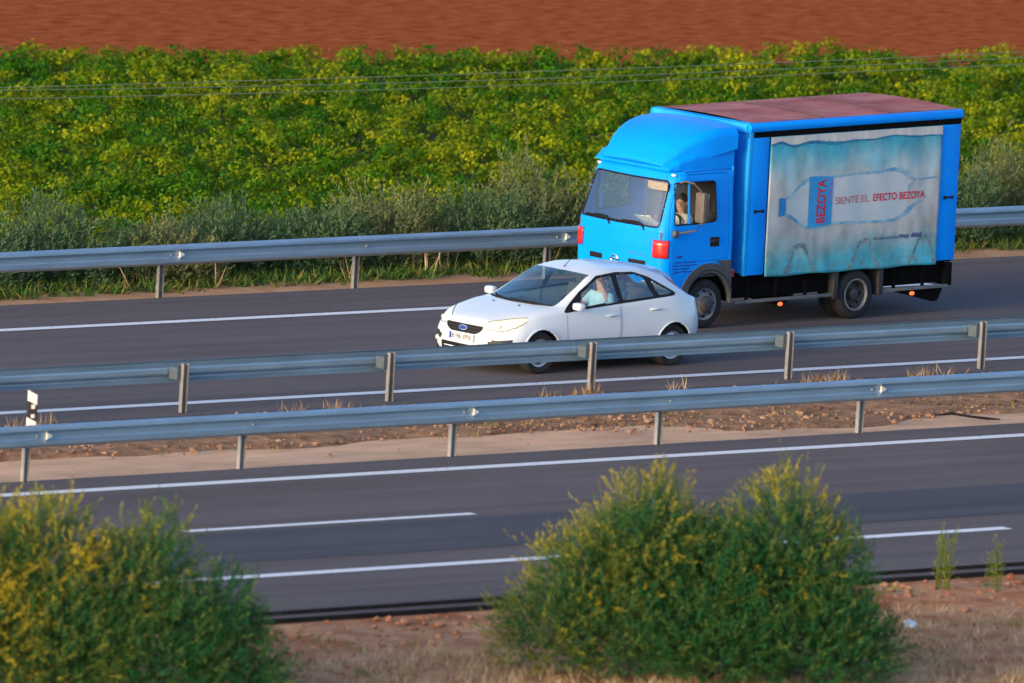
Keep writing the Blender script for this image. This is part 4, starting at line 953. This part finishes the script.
        tv, tf = text_mesh('SIENTE EL', .155, spacing=.92); k_ = .76/tv[:, 0].max()
        MB().add([P3(1.76+q[0]*k_, 1.725+q[1]+.012*q[0], .012) for q in tv], tf).build('slogan_lettering', M['red_text_thin'], cu, smooth=False)
        tv, tf = text_mesh('EFECTO BEZOYA', .155, bold=.003, spacing=1.0); k_ = 1.17/tv[:, 0].max()
        MB().add([P3(2.60+q[0]*k_, 1.735+q[1], .012) for q in tv], tf).build('slogan_lettering', M['red_text'], cu, smooth=False)
        tv, tf = text_mesh('de mineralización', .085, spacing=1.0); k_ = .56/tv[:, 0].max()
        MB().add([P3(2.66+q[0]*k_, 1.13+q[1], .012) for q in tv], tf).build('small_lettering', M['navy_text'], cu, smooth=False)
        tv, tf = text_mesh('muy débil', .11, bold=.002, spacing=1.0); k_ = .50/tv[:, 0].max()
        MB().add([P3(3.24+q[0]*k_, 1.135+q[1], .012) for q in tv], tf).build('small_lettering', M['navy_text'], cu, smooth=False)
        # dirt rubbed onto the sheet by the braces inside
        for xc_ in (1.03, 2.47, 3.80):
            for s_ in (-1, 1):
                ribbon('stain', [(xc_+s_*.10, 1.12), (xc_+s_*.20, .92), (xc_+s_*(.32 if xc_+s_*.32 < 4.06 else .26), .72)], [.06, .045, .07], M['stain'], .006, cu)
            ribbon('stain', [(xc_-.15, 1.10), (xc_, 1.135), (xc_+.15, 1.11)], [.05, .09, .05], M['stain'], .0065, cu)
    low = ('wheel', 'axle', 'side_guard', 'side_skirt', 'rear_flap', 'marker_lamp', 'mud_flap', 'battery_box', 'fuel_tank', 'chassis_rail', 'rear_bumper', 'rear_corner')
    for ch in root.children:
        if ch not in cab_parts and ch.name.split('.')[0] not in low: ch.location.z += .05
        elif ch.name.split('.')[0] == 'side_skirt': ch.scale.z = 1.0
    return root
LORRY = lorry()
sh = MB().add([(-.26, -.17, 0), (.20, -.21, .0), (.26, .17, .012), (-.20, .21, .0), (-.26, -.17, .004), (.20, -.21, .004), (.26, .17, .016), (-.20, .21, .004)], [(0,1,2,3),(4,5,6,7),(0,1,5,4),(1,2,6,5),(2,3,7,6),(3,0,4,7)]).build('paper_sheet', M['paper'], None, smooth=False)
c_, s_ = math.cos(TPSI), math.sin(TPSI); lx, ly = -1.62, -.58; o0 = torig(TW/2)
sh.location = (o0[0]+lx*c_-ly*s_, o0[1]+lx*s_+ly*c_, 1.585); sh.rotation_euler = (0, R(32), TPSI+R(90)*0)
tag(sh, 'sheet of white paper lying behind the windscreen of the blue lorry', 'paper')
# ================================================================ PEOPLE
def skin_chain(name, V, E, Rr, m, parent=None, root_i=0, sub=2):
    me = bpy.data.meshes.new(name); me.from_pydata([tuple(v) for v in V], E, [])
    o = obj(name, me, parent, [m])
    md = o.modifiers.new('skin', 'SKIN'); md.use_smooth_shade = True
    if not me.skin_vertices: me.skin_vertices.new(name='')
    for i, r in enumerate(Rr):
        sv = me.skin_vertices[0].data[i]; rr = r if isinstance(r, tuple) else (r, r); sv.radius = rr; sv.use_root = (i == root_i)
    s = o.modifiers.new('smooth', 'SUBSURF'); s.levels = sub; s.render_levels = sub
    return o
def seated_person(label, at, rz, hand_near, hand_far, shirt, hair_m, head_turn=0.0, lean=0.10):
    """sits facing -x at its own origin (the hips); near side is -y"""
    J = dict(pel=(0, 0, .10), sp=(lean*.35, 0, .30), ch=(lean*.8, 0, .47), nk=(lean*.85, 0, .565), hd0=(lean*.75, 0, .63), hd1=(lean*.62, 0, .72), hd2=(lean*.70, 0, .80))
    names = list(J); V = [Vector(J[n]) for n in names]; E = [(i, i+1) for i in range(6)]
    Rr = [(.15, .12), (.135, .105), (.155, .11), (.052, .055), (.068, .082), (.078, .098), (.055, .07)]
    def limb(a, pts, rs):
        k = a
        for p, r in zip(pts, rs): V.append(Vector(p)); Rr.append(r); E.append((k, len(V)-1)); k = len(V)-1
        return k
    ch = V[2]
    tips = []
    for sg, hand in ((-1, hand_near), (1, hand_far)):
        sh_ = ch+Vector((-.005, sg*.185, .035)); h = Vector(hand); mid = (sh_+h)/2
        d = (h-sh_).length; L = .56; bend = math.sqrt(max(0.0, (L/2)**2-(d/2)**2)) if d < L else 0.0
        el = mid+Vector((.25, sg*.35, -.9)).normalized()*bend
        fa = (h-el).normalized(); wr = h-fa*.09
        k = limb(2, [sh_, (sh_+el)/2, el, (el+wr)/2, wr, h], [.062, .052, .045, .042, .03, (.044, .022)])
        side = fa.cross(Vector((0, sg, .3))).normalized()
        for q in range(4):
            b0 = h+side*(.030-.020*q)+fa*.02; ln = (.066, .078, .072, .056)[q]; cur = Vector((.45, 0, -.35)) if True else 0
            limb(k, [b0+fa*ln*.5, b0+fa*ln*.85+cur*.018], [.0095, .0075])
        limb(k, [h+side*.052-fa*.01, h+side*.062+fa*.03], [.012, .009])
        tips.append((sh_, el))
    for sg in (-1, 1):
        limb(0, [(-.04, sg*.10, .09), (-.24, sg*.12, .12), (-.44, sg*.13, .12), (-.52, sg*.13, -.06), (-.58, sg*.13, -.27), (-.70, sg*.13, -.30)], [.095, .085, .065, .055, .042, .038])
    root = skin_chain('person', V, E, Rr, M['skin']); root.location = at; root.rotation_euler = (0, 0, rz); tag(root, label, 'person')
    # shirt and trousers over the body
    Vs = [V[0]+Vector((0, 0, .02)), V[1], V[2], V[2]+Vector((0, 0, .075))]; Es = [(0, 1), (1, 2), (2, 3)]; Rs = [(.165, .135), (.15, .12), (.172, .126), (.075, .072)]
    for sh_, el in tips:
        k = 2
        for p, r in ((sh_, .076), ((sh_+el)/2, .065), (el*.8+sh_*.2, .058)): Vs.append(p); Rs.append(r); Es.append((k, len(Vs)-1)); k = len(Vs)-1
    skin_chain('shirt', Vs, Es, Rs, shirt, root)
    Vt = [V[0]+Vector((0, 0, -.01))]; Et = []; Rt = [(.16, .128)]
    for sg in (-1, 1):
        k = 0
        for p, r in (((-.05, sg*.10, .09), .105), ((-.24, sg*.12, .12), .096), ((-.44, sg*.13, .12), .077), ((-.52, sg*.13, -.06), .066), ((-.57, sg*.13, -.22), .056)): Vt.append(Vector(p)); Rt.append(r); Et.append((k, len(Vt)-1)); k = len(Vt)-1
    skin_chain('trousers', Vt, Et, Rt, M['jeans'], root)
    hc = Vector((lean*.66, 0, .725)); ct, st = math.cos(head_turn), math.sin(head_turn)
    def T(p): return (hc.x+p[0]*ct-p[1]*st, hc.y+p[0]*st+p[1]*ct, hc.z+p[2])
    hb = MB().ball((0, 0, 0), (.098, .088, .095), 18, 12); hb.v = [T((x+.036, y, z+.045)) for x, y, z in hb.v]; hb.build('hair', hair_m, root)
    for sg in (-1, 1):
        MB().ball(T((-.092, sg*.032, .012)), (.010, .014, .008), 8, 6).build('eye', M['eye'], root)
        MB().ball(T((.0, sg*.083, -.008)), (.020, .010, .030), 8, 6).build('ear', M['skin'], root)
    MB().tube([T((-.088, 0, .015)), T((-.112, 0, -.022)), T((-.094, 0, -.030))], [.009, .014, .010], 8).build('nose', M['skin'], root)
    MB().box(T((-.088, 0, -.058)), (.012, .045, .010), bev=.003).build('mouth', M['red_text_thin'], root)
    return root
def in_car(x, y, z):
    c, s = math.cos(CAR.rotation_euler.z), math.sin(CAR.rotation_euler.z); return (CAR.location.x+x*c-y*s, CAR.location.y+x*s+y*c, z)
def in_lorry(x, y, z):
    return tuple(LORRY.matrix_basis @ Vector((x, y, z)))
seated_person('man in a pale blue shirt driving the white car, hand raised to his face', in_car(1.50, -.40, .535), 0.0407, (-.045, -.085, .70), (-.40, .14, .42), M['shirt_blue'], M['hair_fair'], 0.25, .10)
seated_person('lorry driver in a cream shirt seen through the open side window of the blue cab', in_lorry(-1.10, -.64, 1.17), TPSI, (-.34, -.16, .46), (-.34, .14, .48), M['shirt_white'], M['hair'], 0.55, .06)
# ================================================================ PLANTS AND LOOSE THINGS
RTX, RTY = 0.762, -0.647          # direction across the shrubs as they face the hill
def shoots(base, d, L, nleaf, leaf_l, leaf_w, droop=0.15, spread=0.75):
    """leaves set along shoots: returns base points, directions, normals, position along the shoot"""
    n = len(base); t = np.tile(np.linspace(0.12, 1.0, nleaf), n); P = np.repeat(base, nleaf, 0); D = np.repeat(d, nleaf, 0); LL = np.repeat(L, nleaf)
    P = P+D*(LL*t)[:, None]; P[:, 2] -= droop*(LL*t*t)
    side = unit(np.cross(D, rnd_dirs(len(P)))); dd = unit(D*(1-spread*(1-t*.55))[:, None]+side*spread*(1.05-.5*t)[:, None])
    return P, dd, rnd_dirs(len(P)), t
def big_shrub(label, bx, by, lobes, n_shoots, seed, zk=1.0):
    global rng
    rng = np.random.default_rng(seed)
    root = empty('roadside_shrub', (bx, by, -.12), 0, label, 'shrub')
    lobes = np.array(lobes, float); lobes[:, 2] *= zk; lobes[:, 5] *= zk; lobes[:, 0] *= (.95 if zk > 1 else 1.0); lobes[:, 3] *= (.95 if zk > 1 else 1.0)                      # u across, w depth, z, ru, rw, rz, yellow (new growth and painted sunlight)
    vol = lobes[:, 3]*lobes[:, 4]*lobes[:, 5]; pk = rng.choice(len(lobes), n_shoots, p=vol/vol.sum()); q = lobes[pk]
    dirs = rnd_dirs(n_shoots); rad = rng.uniform(.05, 1.0, n_shoots)**.42
    off = dirs*rad[:, None]; c = q[:, :3]+off*q[:, 3:6]
    ok = c[:, 2] > .05; c, off, q, rad = c[ok], off[ok], q[ok], rad[ok]; n = len(c)
    out = unit(off*np.array([1, 1, 1.0])+np.array([0, 0, .75])+rng.normal(size=(n, 3))*.30)
    L = rng.uniform(.16, .40, n)*(.55+.6*rad); tall = rng.random(n) < .05; L[tall] *= 1.55
    P, D, N, t = shoots(c, out, L, 16, 0, 0, .10, .62)
    sh = np.repeat(np.arange(n), 16)
    outer = np.clip((rad-.55)/.45, 0, 1); tipy = q[:, 6]*outer
    cl = np.sin(c[:, 0]*3.1+seed)*np.sin(c[:, 1]*2.7)*np.sin(c[:, 2]*3.7+1)        # clumps of yellow: new growth with sunlight painted into the tint
    tint = np.clip(rng.normal(.08, .09, n)+tipy**1.6*(.60+.5*cl+rng.normal(0, .2, n)), 0, 1)
    tint = np.clip(tint[sh]*(.6+.5*t)+rng.normal(0, .06, len(sh)), 0, 1)
    W = np.stack([P[:, 0]*RTX+P[:, 1]*.647, P[:, 0]*RTY+P[:, 1]*.762, P[:, 2]], -1); DW = np.stack([D[:, 0]*RTX+D[:, 1]*.647, D[:, 0]*RTY+D[:, 1]*.762, D[:, 2]], -1)
    k = len(W); Q = leaf_quads(W, DW, N, rng.uniform(.045, .085, k), rng.uniform(.010, .020, k))
    quads('crown', Q, tint, M['leaf_shrub'], root)
    # stems from the base out into the lobes
    tr = MB()
    for i in range(26):
        l = lobes[i % len(lobes)]; tgt = np.array([l[0]+rng.normal(0, .3*l[3]), l[1]+rng.normal(0, .3*l[4]), l[2]+rng.uniform(-.2, .55)*l[5]]); b0 = np.array([rng.normal(0, .14), rng.normal(0, .14), 0])
        pts = []
        for s in np.linspace(0, 1, 8):
            p = b0*(1-s)+tgt*s; p[2] = tgt[2]*(s**.72); p = p+rng.normal(0, .025, 3)*(s > 0); pts.append((p[0]*RTX+p[1]*.647, p[0]*RTY+p[1]*.762, p[2]))
        tr.tube(pts, list(np.linspace(.035, .008, 8)), 6)
    tr.build('trunk', M['bark'], root)
    return root
# right hand shrub: two heads, its left shoulder yellow with new growth and painted sunlight
big_shrub('rounded green shrub with two yellow-tipped heads in the middle foreground of the verge', -9.35, -15.25, [
    (-.70, 0, 1.55, .62, .75, .78, 1.0), (.12, 0, 1.12, .85, .90, .72, .12), (1.05, 0, 1.62, .68, .75, .78, .95), (1.66, 0, 1.20, .52, .75, .72, .3),
    (-1.65, 0, 1.02, .62, .75, .55, 1.0), (-1.15, .1, 1.40, .55, .6, .55, 1.0), (-2.05, -.1, .45, .70, .8, .50, .75), (-1.0, -.25, .55, .95, .95, .62, .25),
    (.2, -.3, .55, 1.1, 1.0, .65, .12), (1.4, -.2, .6, .95, .95, .65, .10), (2.08, 0, .42, .60, .75, .50, .10), (-.1, .3, 1.0, 1.4, .8, .7, .08)], 12500, 11, 1.10)
big_shrub('broad shrub full of yellow tips at the left end of the verge', -18.30, -13.55, [  # yellow weighted to the sunward left: painted sunlight over new growth
    (-.30, 0, 1.72, .62, .75, .72, 1.3), (-1.25, 0, 1.55, .85, .85, .78, 1.4), (-2.2, 0, 1.4, .85, .85, .8, 1.4), (.62, 0, 1.45, .60, .7, .62, 1.0), (1.08, 0, 1.68, .42, .55, .66, .6), (1.75, .1, 1.10, .55, .65, .50, .12),
    (-1.3, -.3, .75, 1.2, 1.0, .75, 1.3), (-.1, -.3, .75, 1.0, 1.0, .75, .55), (1.1, -.2, .70, .95, .95, .70, .18), (1.95, 0, .55, .65, .75, .58, .10), (-2.6, -.2, .6, 1.0, .9, .7, 1.3), (2.3, 0, .20, .5, .6, .4, .1)], 12500, 23)

# thin fresh stems on the verge
def stem_plant(label, x, y, h, n, seed):
    g = np.random.default_rng(seed); global rng
    rng = g
    root = empty('verge_plant', (x, y, -.12), 0, label, 'plant', 'green stems on the verge')
    st = MB(); base = []; dd = []; LL = []
    for i in range(n):
        a = g.uniform(0, 6.28); r = g.uniform(0, .20); hh = h*g.uniform(.6, 1.05); tx, ty = g.normal(0, .10)*hh, g.normal(0, .10)*hh
        pts = [(r*math.cos(a)+tx*s*s, r*math.sin(a)+ty*s*s, hh*s) for s in np.linspace(0, 1, 6)]; st.tube(pts, list(np.linspace(.009, .004, 6)), 5)
        for s in np.linspace(.15, 1, 14): base.append((r*math.cos(a)+tx*s*s, r*math.sin(a)+ty*s*s, hh*s)); dd.append((g.normal(0, .5), g.normal(0, .5), .8)); LL.append(.12*(1.2-s*.6))
    st.build('stem', M['leaf_fresh'], root)
    P, D, N, t = shoots(np.array(base), unit(np.array(dd)), np.array(LL), 6, 0, 0, .05, .6)
    quads('foliage', leaf_quads(P, D, N, g.uniform(.03, .07, len(P)), g.uniform(.006, .012, len(P))), np.clip(g.normal(.45, .2, len(P))-P[:, 2]*.1/h+.25*(P[:, 2] < .3*h), 0, 1), M['leaf_fresh'], root)
stem_plant('tuft of thin green stems nearer the big shrub, edge of the road', -.95, -10.55, .86, 9, 31)
stem_plant('narrow green sprig just right of the fuller tuft, edge of the road', -.35, -10.75, .66, 5, 32)
stem_plant('pale green upright plant at the right edge of the picture by the road', .15, -11.3, 1.0, 13, 33)

# loose cover: dry grass on the verge and median, stones, weeds, the vineyard
def grass(name, pts, hmin, hmax, w, m, tint_mu, tint_sd, nb=7, lean=.35):
    n = len(pts); P = np.repeat(pts, nb, 0)+rng.normal(size=(n*nb, 3))*np.array([.05, .05, 0]); k = len(P)
    D = unit(np.stack([rng.normal(0, lean, k), rng.normal(0, lean, k), np.ones(k)], -1)); N = rnd_dirs(k)
    tint = np.clip(np.repeat(rng.normal(tint_mu, tint_sd, n), nb)+rng.normal(0, .08, k), 0, 1)
    return tag(quads(name, leaf_quads(P, D, N, rng.uniform(hmin, hmax, k), rng.uniform(w*.6, w*1.4, k)), tint, m), kind='stuff')
rng = np.random.default_rng(5)
def patchy(n, x0, x1, y0, y1, f):
    x = rng.uniform(x0, x1, n); y = rng.uniform(y0, y1, n); k = f(x, y) > rng.random(n); return np.stack([x[k], y[k], np.full(k.sum(), -.12)], -1)
def clump(x, y): return .5+.5*np.sin(x*1.3+1.7*np.sin(y*.9))*np.sin(y*1.6+1.1*np.sin(x*.8))
pts = patchy(34000, -32, 22, -24, -10.2, lambda x, y: np.clip((-11.2-y)/1.8, 0, 1)**1.4*(.22+.78*clump(x*1.3, y*1.5))*np.where(y < -12.2, 1, .75))
grass('dry_grass', pts, .06, .24, .012, M['leaf_dry'], .60, .30, 7, .65)
pts = patchy(2200, -32, 22, -20, -10.0, lambda x, y: clump(x+5, y*1.3)**3)
grass('green_grass', pts, .06, .20, .014, M['leaf_weed'], .35, .2, 7, .55)
pts = patchy(3000, -30, 45, 2.3, 5.3, lambda x, y: clump(x*1.5, y*2)**3*.9); pts[:, 2] = -.03
grass('median_grass', pts, .04, .14, .012, M['leaf_weed'], .75, .2, 7, .6)
pts = patchy(520, -30, 45, 5.0, 5.3, lambda x, y: (np.sin(x*1.9)*np.sin(x*.73+1) > .25)*.9); pts[:, 2] = -.04
grass('dry_tufts', pts, .10, .30, .012, M['leaf_dry'], .35, .2, 10, .45)
def stones(name, pts, r0, r1, m):
    V = []; F = []; ico = [(0,0,1),(.894,0,.447),(.276,.851,.447),(-.724,.526,.447),(-.724,-.526,.447),(.276,-.851,.447),(.724,.526,-.447),(-.276,.851,-.447),(-.894,0,-.447),(-.276,-.851,-.447),(.724,-.526,-.447),(0,0,-1)]
    fi = [(0,1,2),(0,2,3),(0,3,4),(0,4,5),(0,5,1),(1,6,2),(2,7,3),(3,8,4),(4,9,5),(5,10,1),(6,7,2),(7,8,3),(8,9,4),(9,10,5),(10,6,1),(11,7,6),(11,8,7),(11,9,8),(11,10,9),(11,6,10)]
    ico = np.array(ico)
    for p in pts:
        r = r0+(r1-r0)*rng.random()**3; s = ico*(1+rng.normal(0, .18, (12, 1)))*r*np.array([1.2, rng.uniform(.7, 1.1), rng.uniform(.5, .8)]); a = rng.uniform(0, 6.28); c, q = math.cos(a), math.sin(a)
        s = np.stack([s[:, 0]*c-s[:, 1]*q, s[:, 0]*q+s[:, 1]*c, s[:, 2]], -1)+p; k = len(V); V += s.tolist(); F += [(x+k, y+k, z+k) for x, y, z in fi]
    me = bpy.data.meshes.new(name); me.from_pydata(V, [], F); me.update(); return tag(obj(name, me, None, [m]), kind='stuff')
pts = patchy(24000, -26, 34, 1.5, 5.25, lambda x, y: np.clip((y-(2.5+.2*np.sin(x*.7)-.95*np.clip((x-.5)/6, 0, 1)))/.35, .015, 1)*(.25+.75*clump(x*1.7, y*2.2))); pts[:, 2] = .01
stones('gravel', pts, .010, .048, M['stone'])
pts = patchy(4200, -26, 16, -13.5, -9.85, lambda x, y: np.exp(-((y+10.5)/.75)**2)*.9+.12); pts[:, 2] = -.10
stones('gravel', pts, .015, .075, M['red_stone'])

# weeds and shrubs beyond the far barrier
pts = patchy(15000, -22, 60, 16.25, 19.8, lambda x, y: np.clip((y-16.25)/.35, 0, 1)*(.55+.45*clump(x*1.4, y*1.6))); pts[:, 2] = -.06
grass('weeds', pts, .07, .30, .034, M['leaf_weed'], .26, .22, 7, .75)
pts = patchy(500, -22, 60, 16.1, 18.0, lambda x, y: clump(x*2.1+2, y)**2*.8); pts[:, 2] = -.06
grass('dry_stalks', pts, .25, .75, .016, M['leaf_dry'], .35, .2, 6, .22)
KINDS = [('grey green rounded bush behind the far barrier', .10, .09), ('olive brown loose bush behind the far barrier', .50, .14), ('dark green dense bush behind the far barrier', .02, .03)]
BUSH = [(-3.2,17.6,1.15,1.0,0),(-1.2,18.0,1.35,1.15,0),(.9,17.5,1.15,1.0,0),(2.6,18.2,1.45,1.15,1),(4.4,17.7,1.20,1.05,0),(6.1,17.9,1.75,1.25,0),(7.9,17.5,1.15,1.0,1),(9.5,18.1,1.45,1.1,0),(11.2,17.7,1.35,1.1,0),(12.8,18.0,1.75,1.2,1),(14.4,17.6,1.45,1.1,0),(15.8,18.1,2.05,1.3,1),(17.3,17.7,1.9,1.25,2),(18.8,18.2,1.75,1.2,0),(20.3,17.8,1.8,1.2,0),(22.2,18.0,1.7,1.2,1),(24.0,17.6,1.5,1.15,0),(25.8,18.1,1.85,1.2,1),(27.4,17.8,1.75,1.2,0),(29.2,18.1,1.7,1.15,2),(31.2,17.8,1.6,1.15,0),(33.5,18.0,1.5,1.1,1),(36,17.8,1.5,1.1,0)]
for i, (x, y, h, r, kd) in enumerate(BUSH):
    rng = np.random.default_rng(100+i); lb, tm, ts = KINDS[kd]
    h *= .62 if x < 14 else .70; r *= .92
    root = empty('roadside_bush', (x, y, -.06), 0, lb, 'bush', 'bushes behind the far barrier: '+('grey green', 'olive brown', 'dark green')[kd])
    n = 1050; d = rnd_dirs(n); d[:, 2] = np.abs(d[:, 2]); rad = rng.random(n)**.4
    lump = 1+.22*np.sin(d[:, 0]*4+i)*np.sin(d[:, 1]*5+i*2)+rng.normal(0, .08, n); c = d*(rad*lump)[:, None]*np.array([r, r*.85, h*.88])+np.array([0, 0, .05])
    o_ = unit(d*.7+np.array([0, 0, .7])+rng.normal(size=(n, 3))*.35); P, D, N, t = shoots(c, o_, rng.uniform(.15, .42, n), 10, 0, 0, .06, .6); sh = np.repeat(np.arange(n), 10)
    tint = np.clip(rng.normal(tm, ts, n)[sh]+rng.normal(0, .06, len(sh))+.1*t, 0, 1)
    quads('crown', leaf_quads(P, D, N, rng.uniform(.06, .10, len(P)), rng.uniform(.016, .032, len(P))), tint, M['leaf_olive'], root)
    tr = MB()
    for k in range(7):
        tx, ty = rng.normal(0, .3*r), rng.normal(0, .3*r); tr.tube([(tx*s+rng.normal(0, .02)*s, ty*s, h*.75*s**.8) for s in np.linspace(0, 1, 6)], list(np.linspace(.028, .008, 6)), 5)
    tr.build('trunk', M['bark'], root)

rng = np.random.default_rng(77)
vx = []
rowdir = np.array([.954, -.300]); perp = np.array([.300, .954])
for a in np.arange(-50, 70, 1.02):
    for b in np.arange(8, 54, 1.2):
        p = rowdir*(a+rng.normal(0, .14))+perp*(b+rng.normal(0, .14)); x, y = p
        if y > 19.0 and y < field_edge(x)-.55 and -8 < x < 52: vx.append((x, y, rng.uniform(.55, .70), rng.uniform(.62, .82), np.clip(rng.normal(.34, .17)+.09*math.sin(x*.35+y*.6)*math.sin(y*.8-x*.2), 0, 1)))
vx = np.array(vx); vx[:, 2] *= .72+.28*np.clip((field_edge(vx[:, 0])-.55-vx[:, 1])/2.0, 0, 1); nl = 250; n = len(vx)
nc = 16; C = np.repeat(np.arange(n), nc); cd = rnd_dirs(n*nc); cd[:, 2] = np.abs(cd[:, 2]); cr_ = rng.uniform(.45, 1.0, n*nc)
cc = np.stack([vx[C, 0], vx[C, 1], np.full(len(C), .02)], -1)+cd*cr_[:, None]*np.stack([vx[C, 3]*1.05, vx[C, 3]*.85, vx[C, 2]*.86], -1)
ct_ = np.clip(vx[C, 4]*.9+rng.normal(0, .20, len(C))+.25*(cc[:, 2]-.4), 0, 1)                # every cane tip has its own green
I = np.repeat(np.arange(n*nc), 34); d = rnd_dirs(len(I)); d[:, 2] *= .8; rad = rng.random(len(I))**.4
rx_ = rng.uniform(.13, .24, n*nc)
P = cc[I]+d*(rad*rx_[I])[:, None]*np.array([1.35, 1.0, .72]); P[:, 2] = np.maximum(P[:, 2], .0)
N = unit(d+np.array([0, 0, .5])+rng.normal(size=d.shape)*.45); D = unit(np.cross(N, rnd_dirs(len(N)))); D[:, 2] -= .15
tint = np.clip(ct_[I]+rng.normal(0, .06, len(I)), 0, 1)
tag(quads('vineyard', leaf_quads(P, D, N, rng.uniform(.045, .090, len(I)), rng.uniform(.045, .080, len(I))), tint, M['leaf_vine']), kind='stuff')

# litter and a stick
def crumple(name, x, y, z, s, m, label, cat, seed):
    g = np.random.default_rng(seed); bm = bmesh.new(); bmesh.ops.create_icosphere(bm, subdivisions=2, radius=1)
    for v in bm.verts: k = 1+g.normal(0, .22); v.co = Vector((v.co.x*s[0]*k, v.co.y*s[1]*k, v.co.z*s[2]*k))
    me = bpy.data.meshes.new(name); bm.to_mesh(me); bm.free(); o = obj(name, me, None, [m]); o.location = (x, y, z); tag(o, label, cat)
crumple('plastic_litter', -2.15, 3.55, .10, (.15, .09, .07), M['litter'], 'crumpled pale plastic scrap lying on the median soil by a barrier post', 'litter', 3)
crumple('paper_scrap', -4.0, -13.3, .02, (.10, .07, .05), M['litter'], 'small white scrap in the dry grass right of the big shrub', 'litter', 4)
tag(MB().tube([(9.75, 1.75, .05), (9.95, 1.62, .09), (10.2, 1.50, .05), (10.42, 1.36, .03), (10.6, 1.28, .02)], [.012, .022, .018, .02, .01], 8).build('dead_stick', M['tar_shade']), 'dark broken stick lying at the edge of the median soil', 'stick')
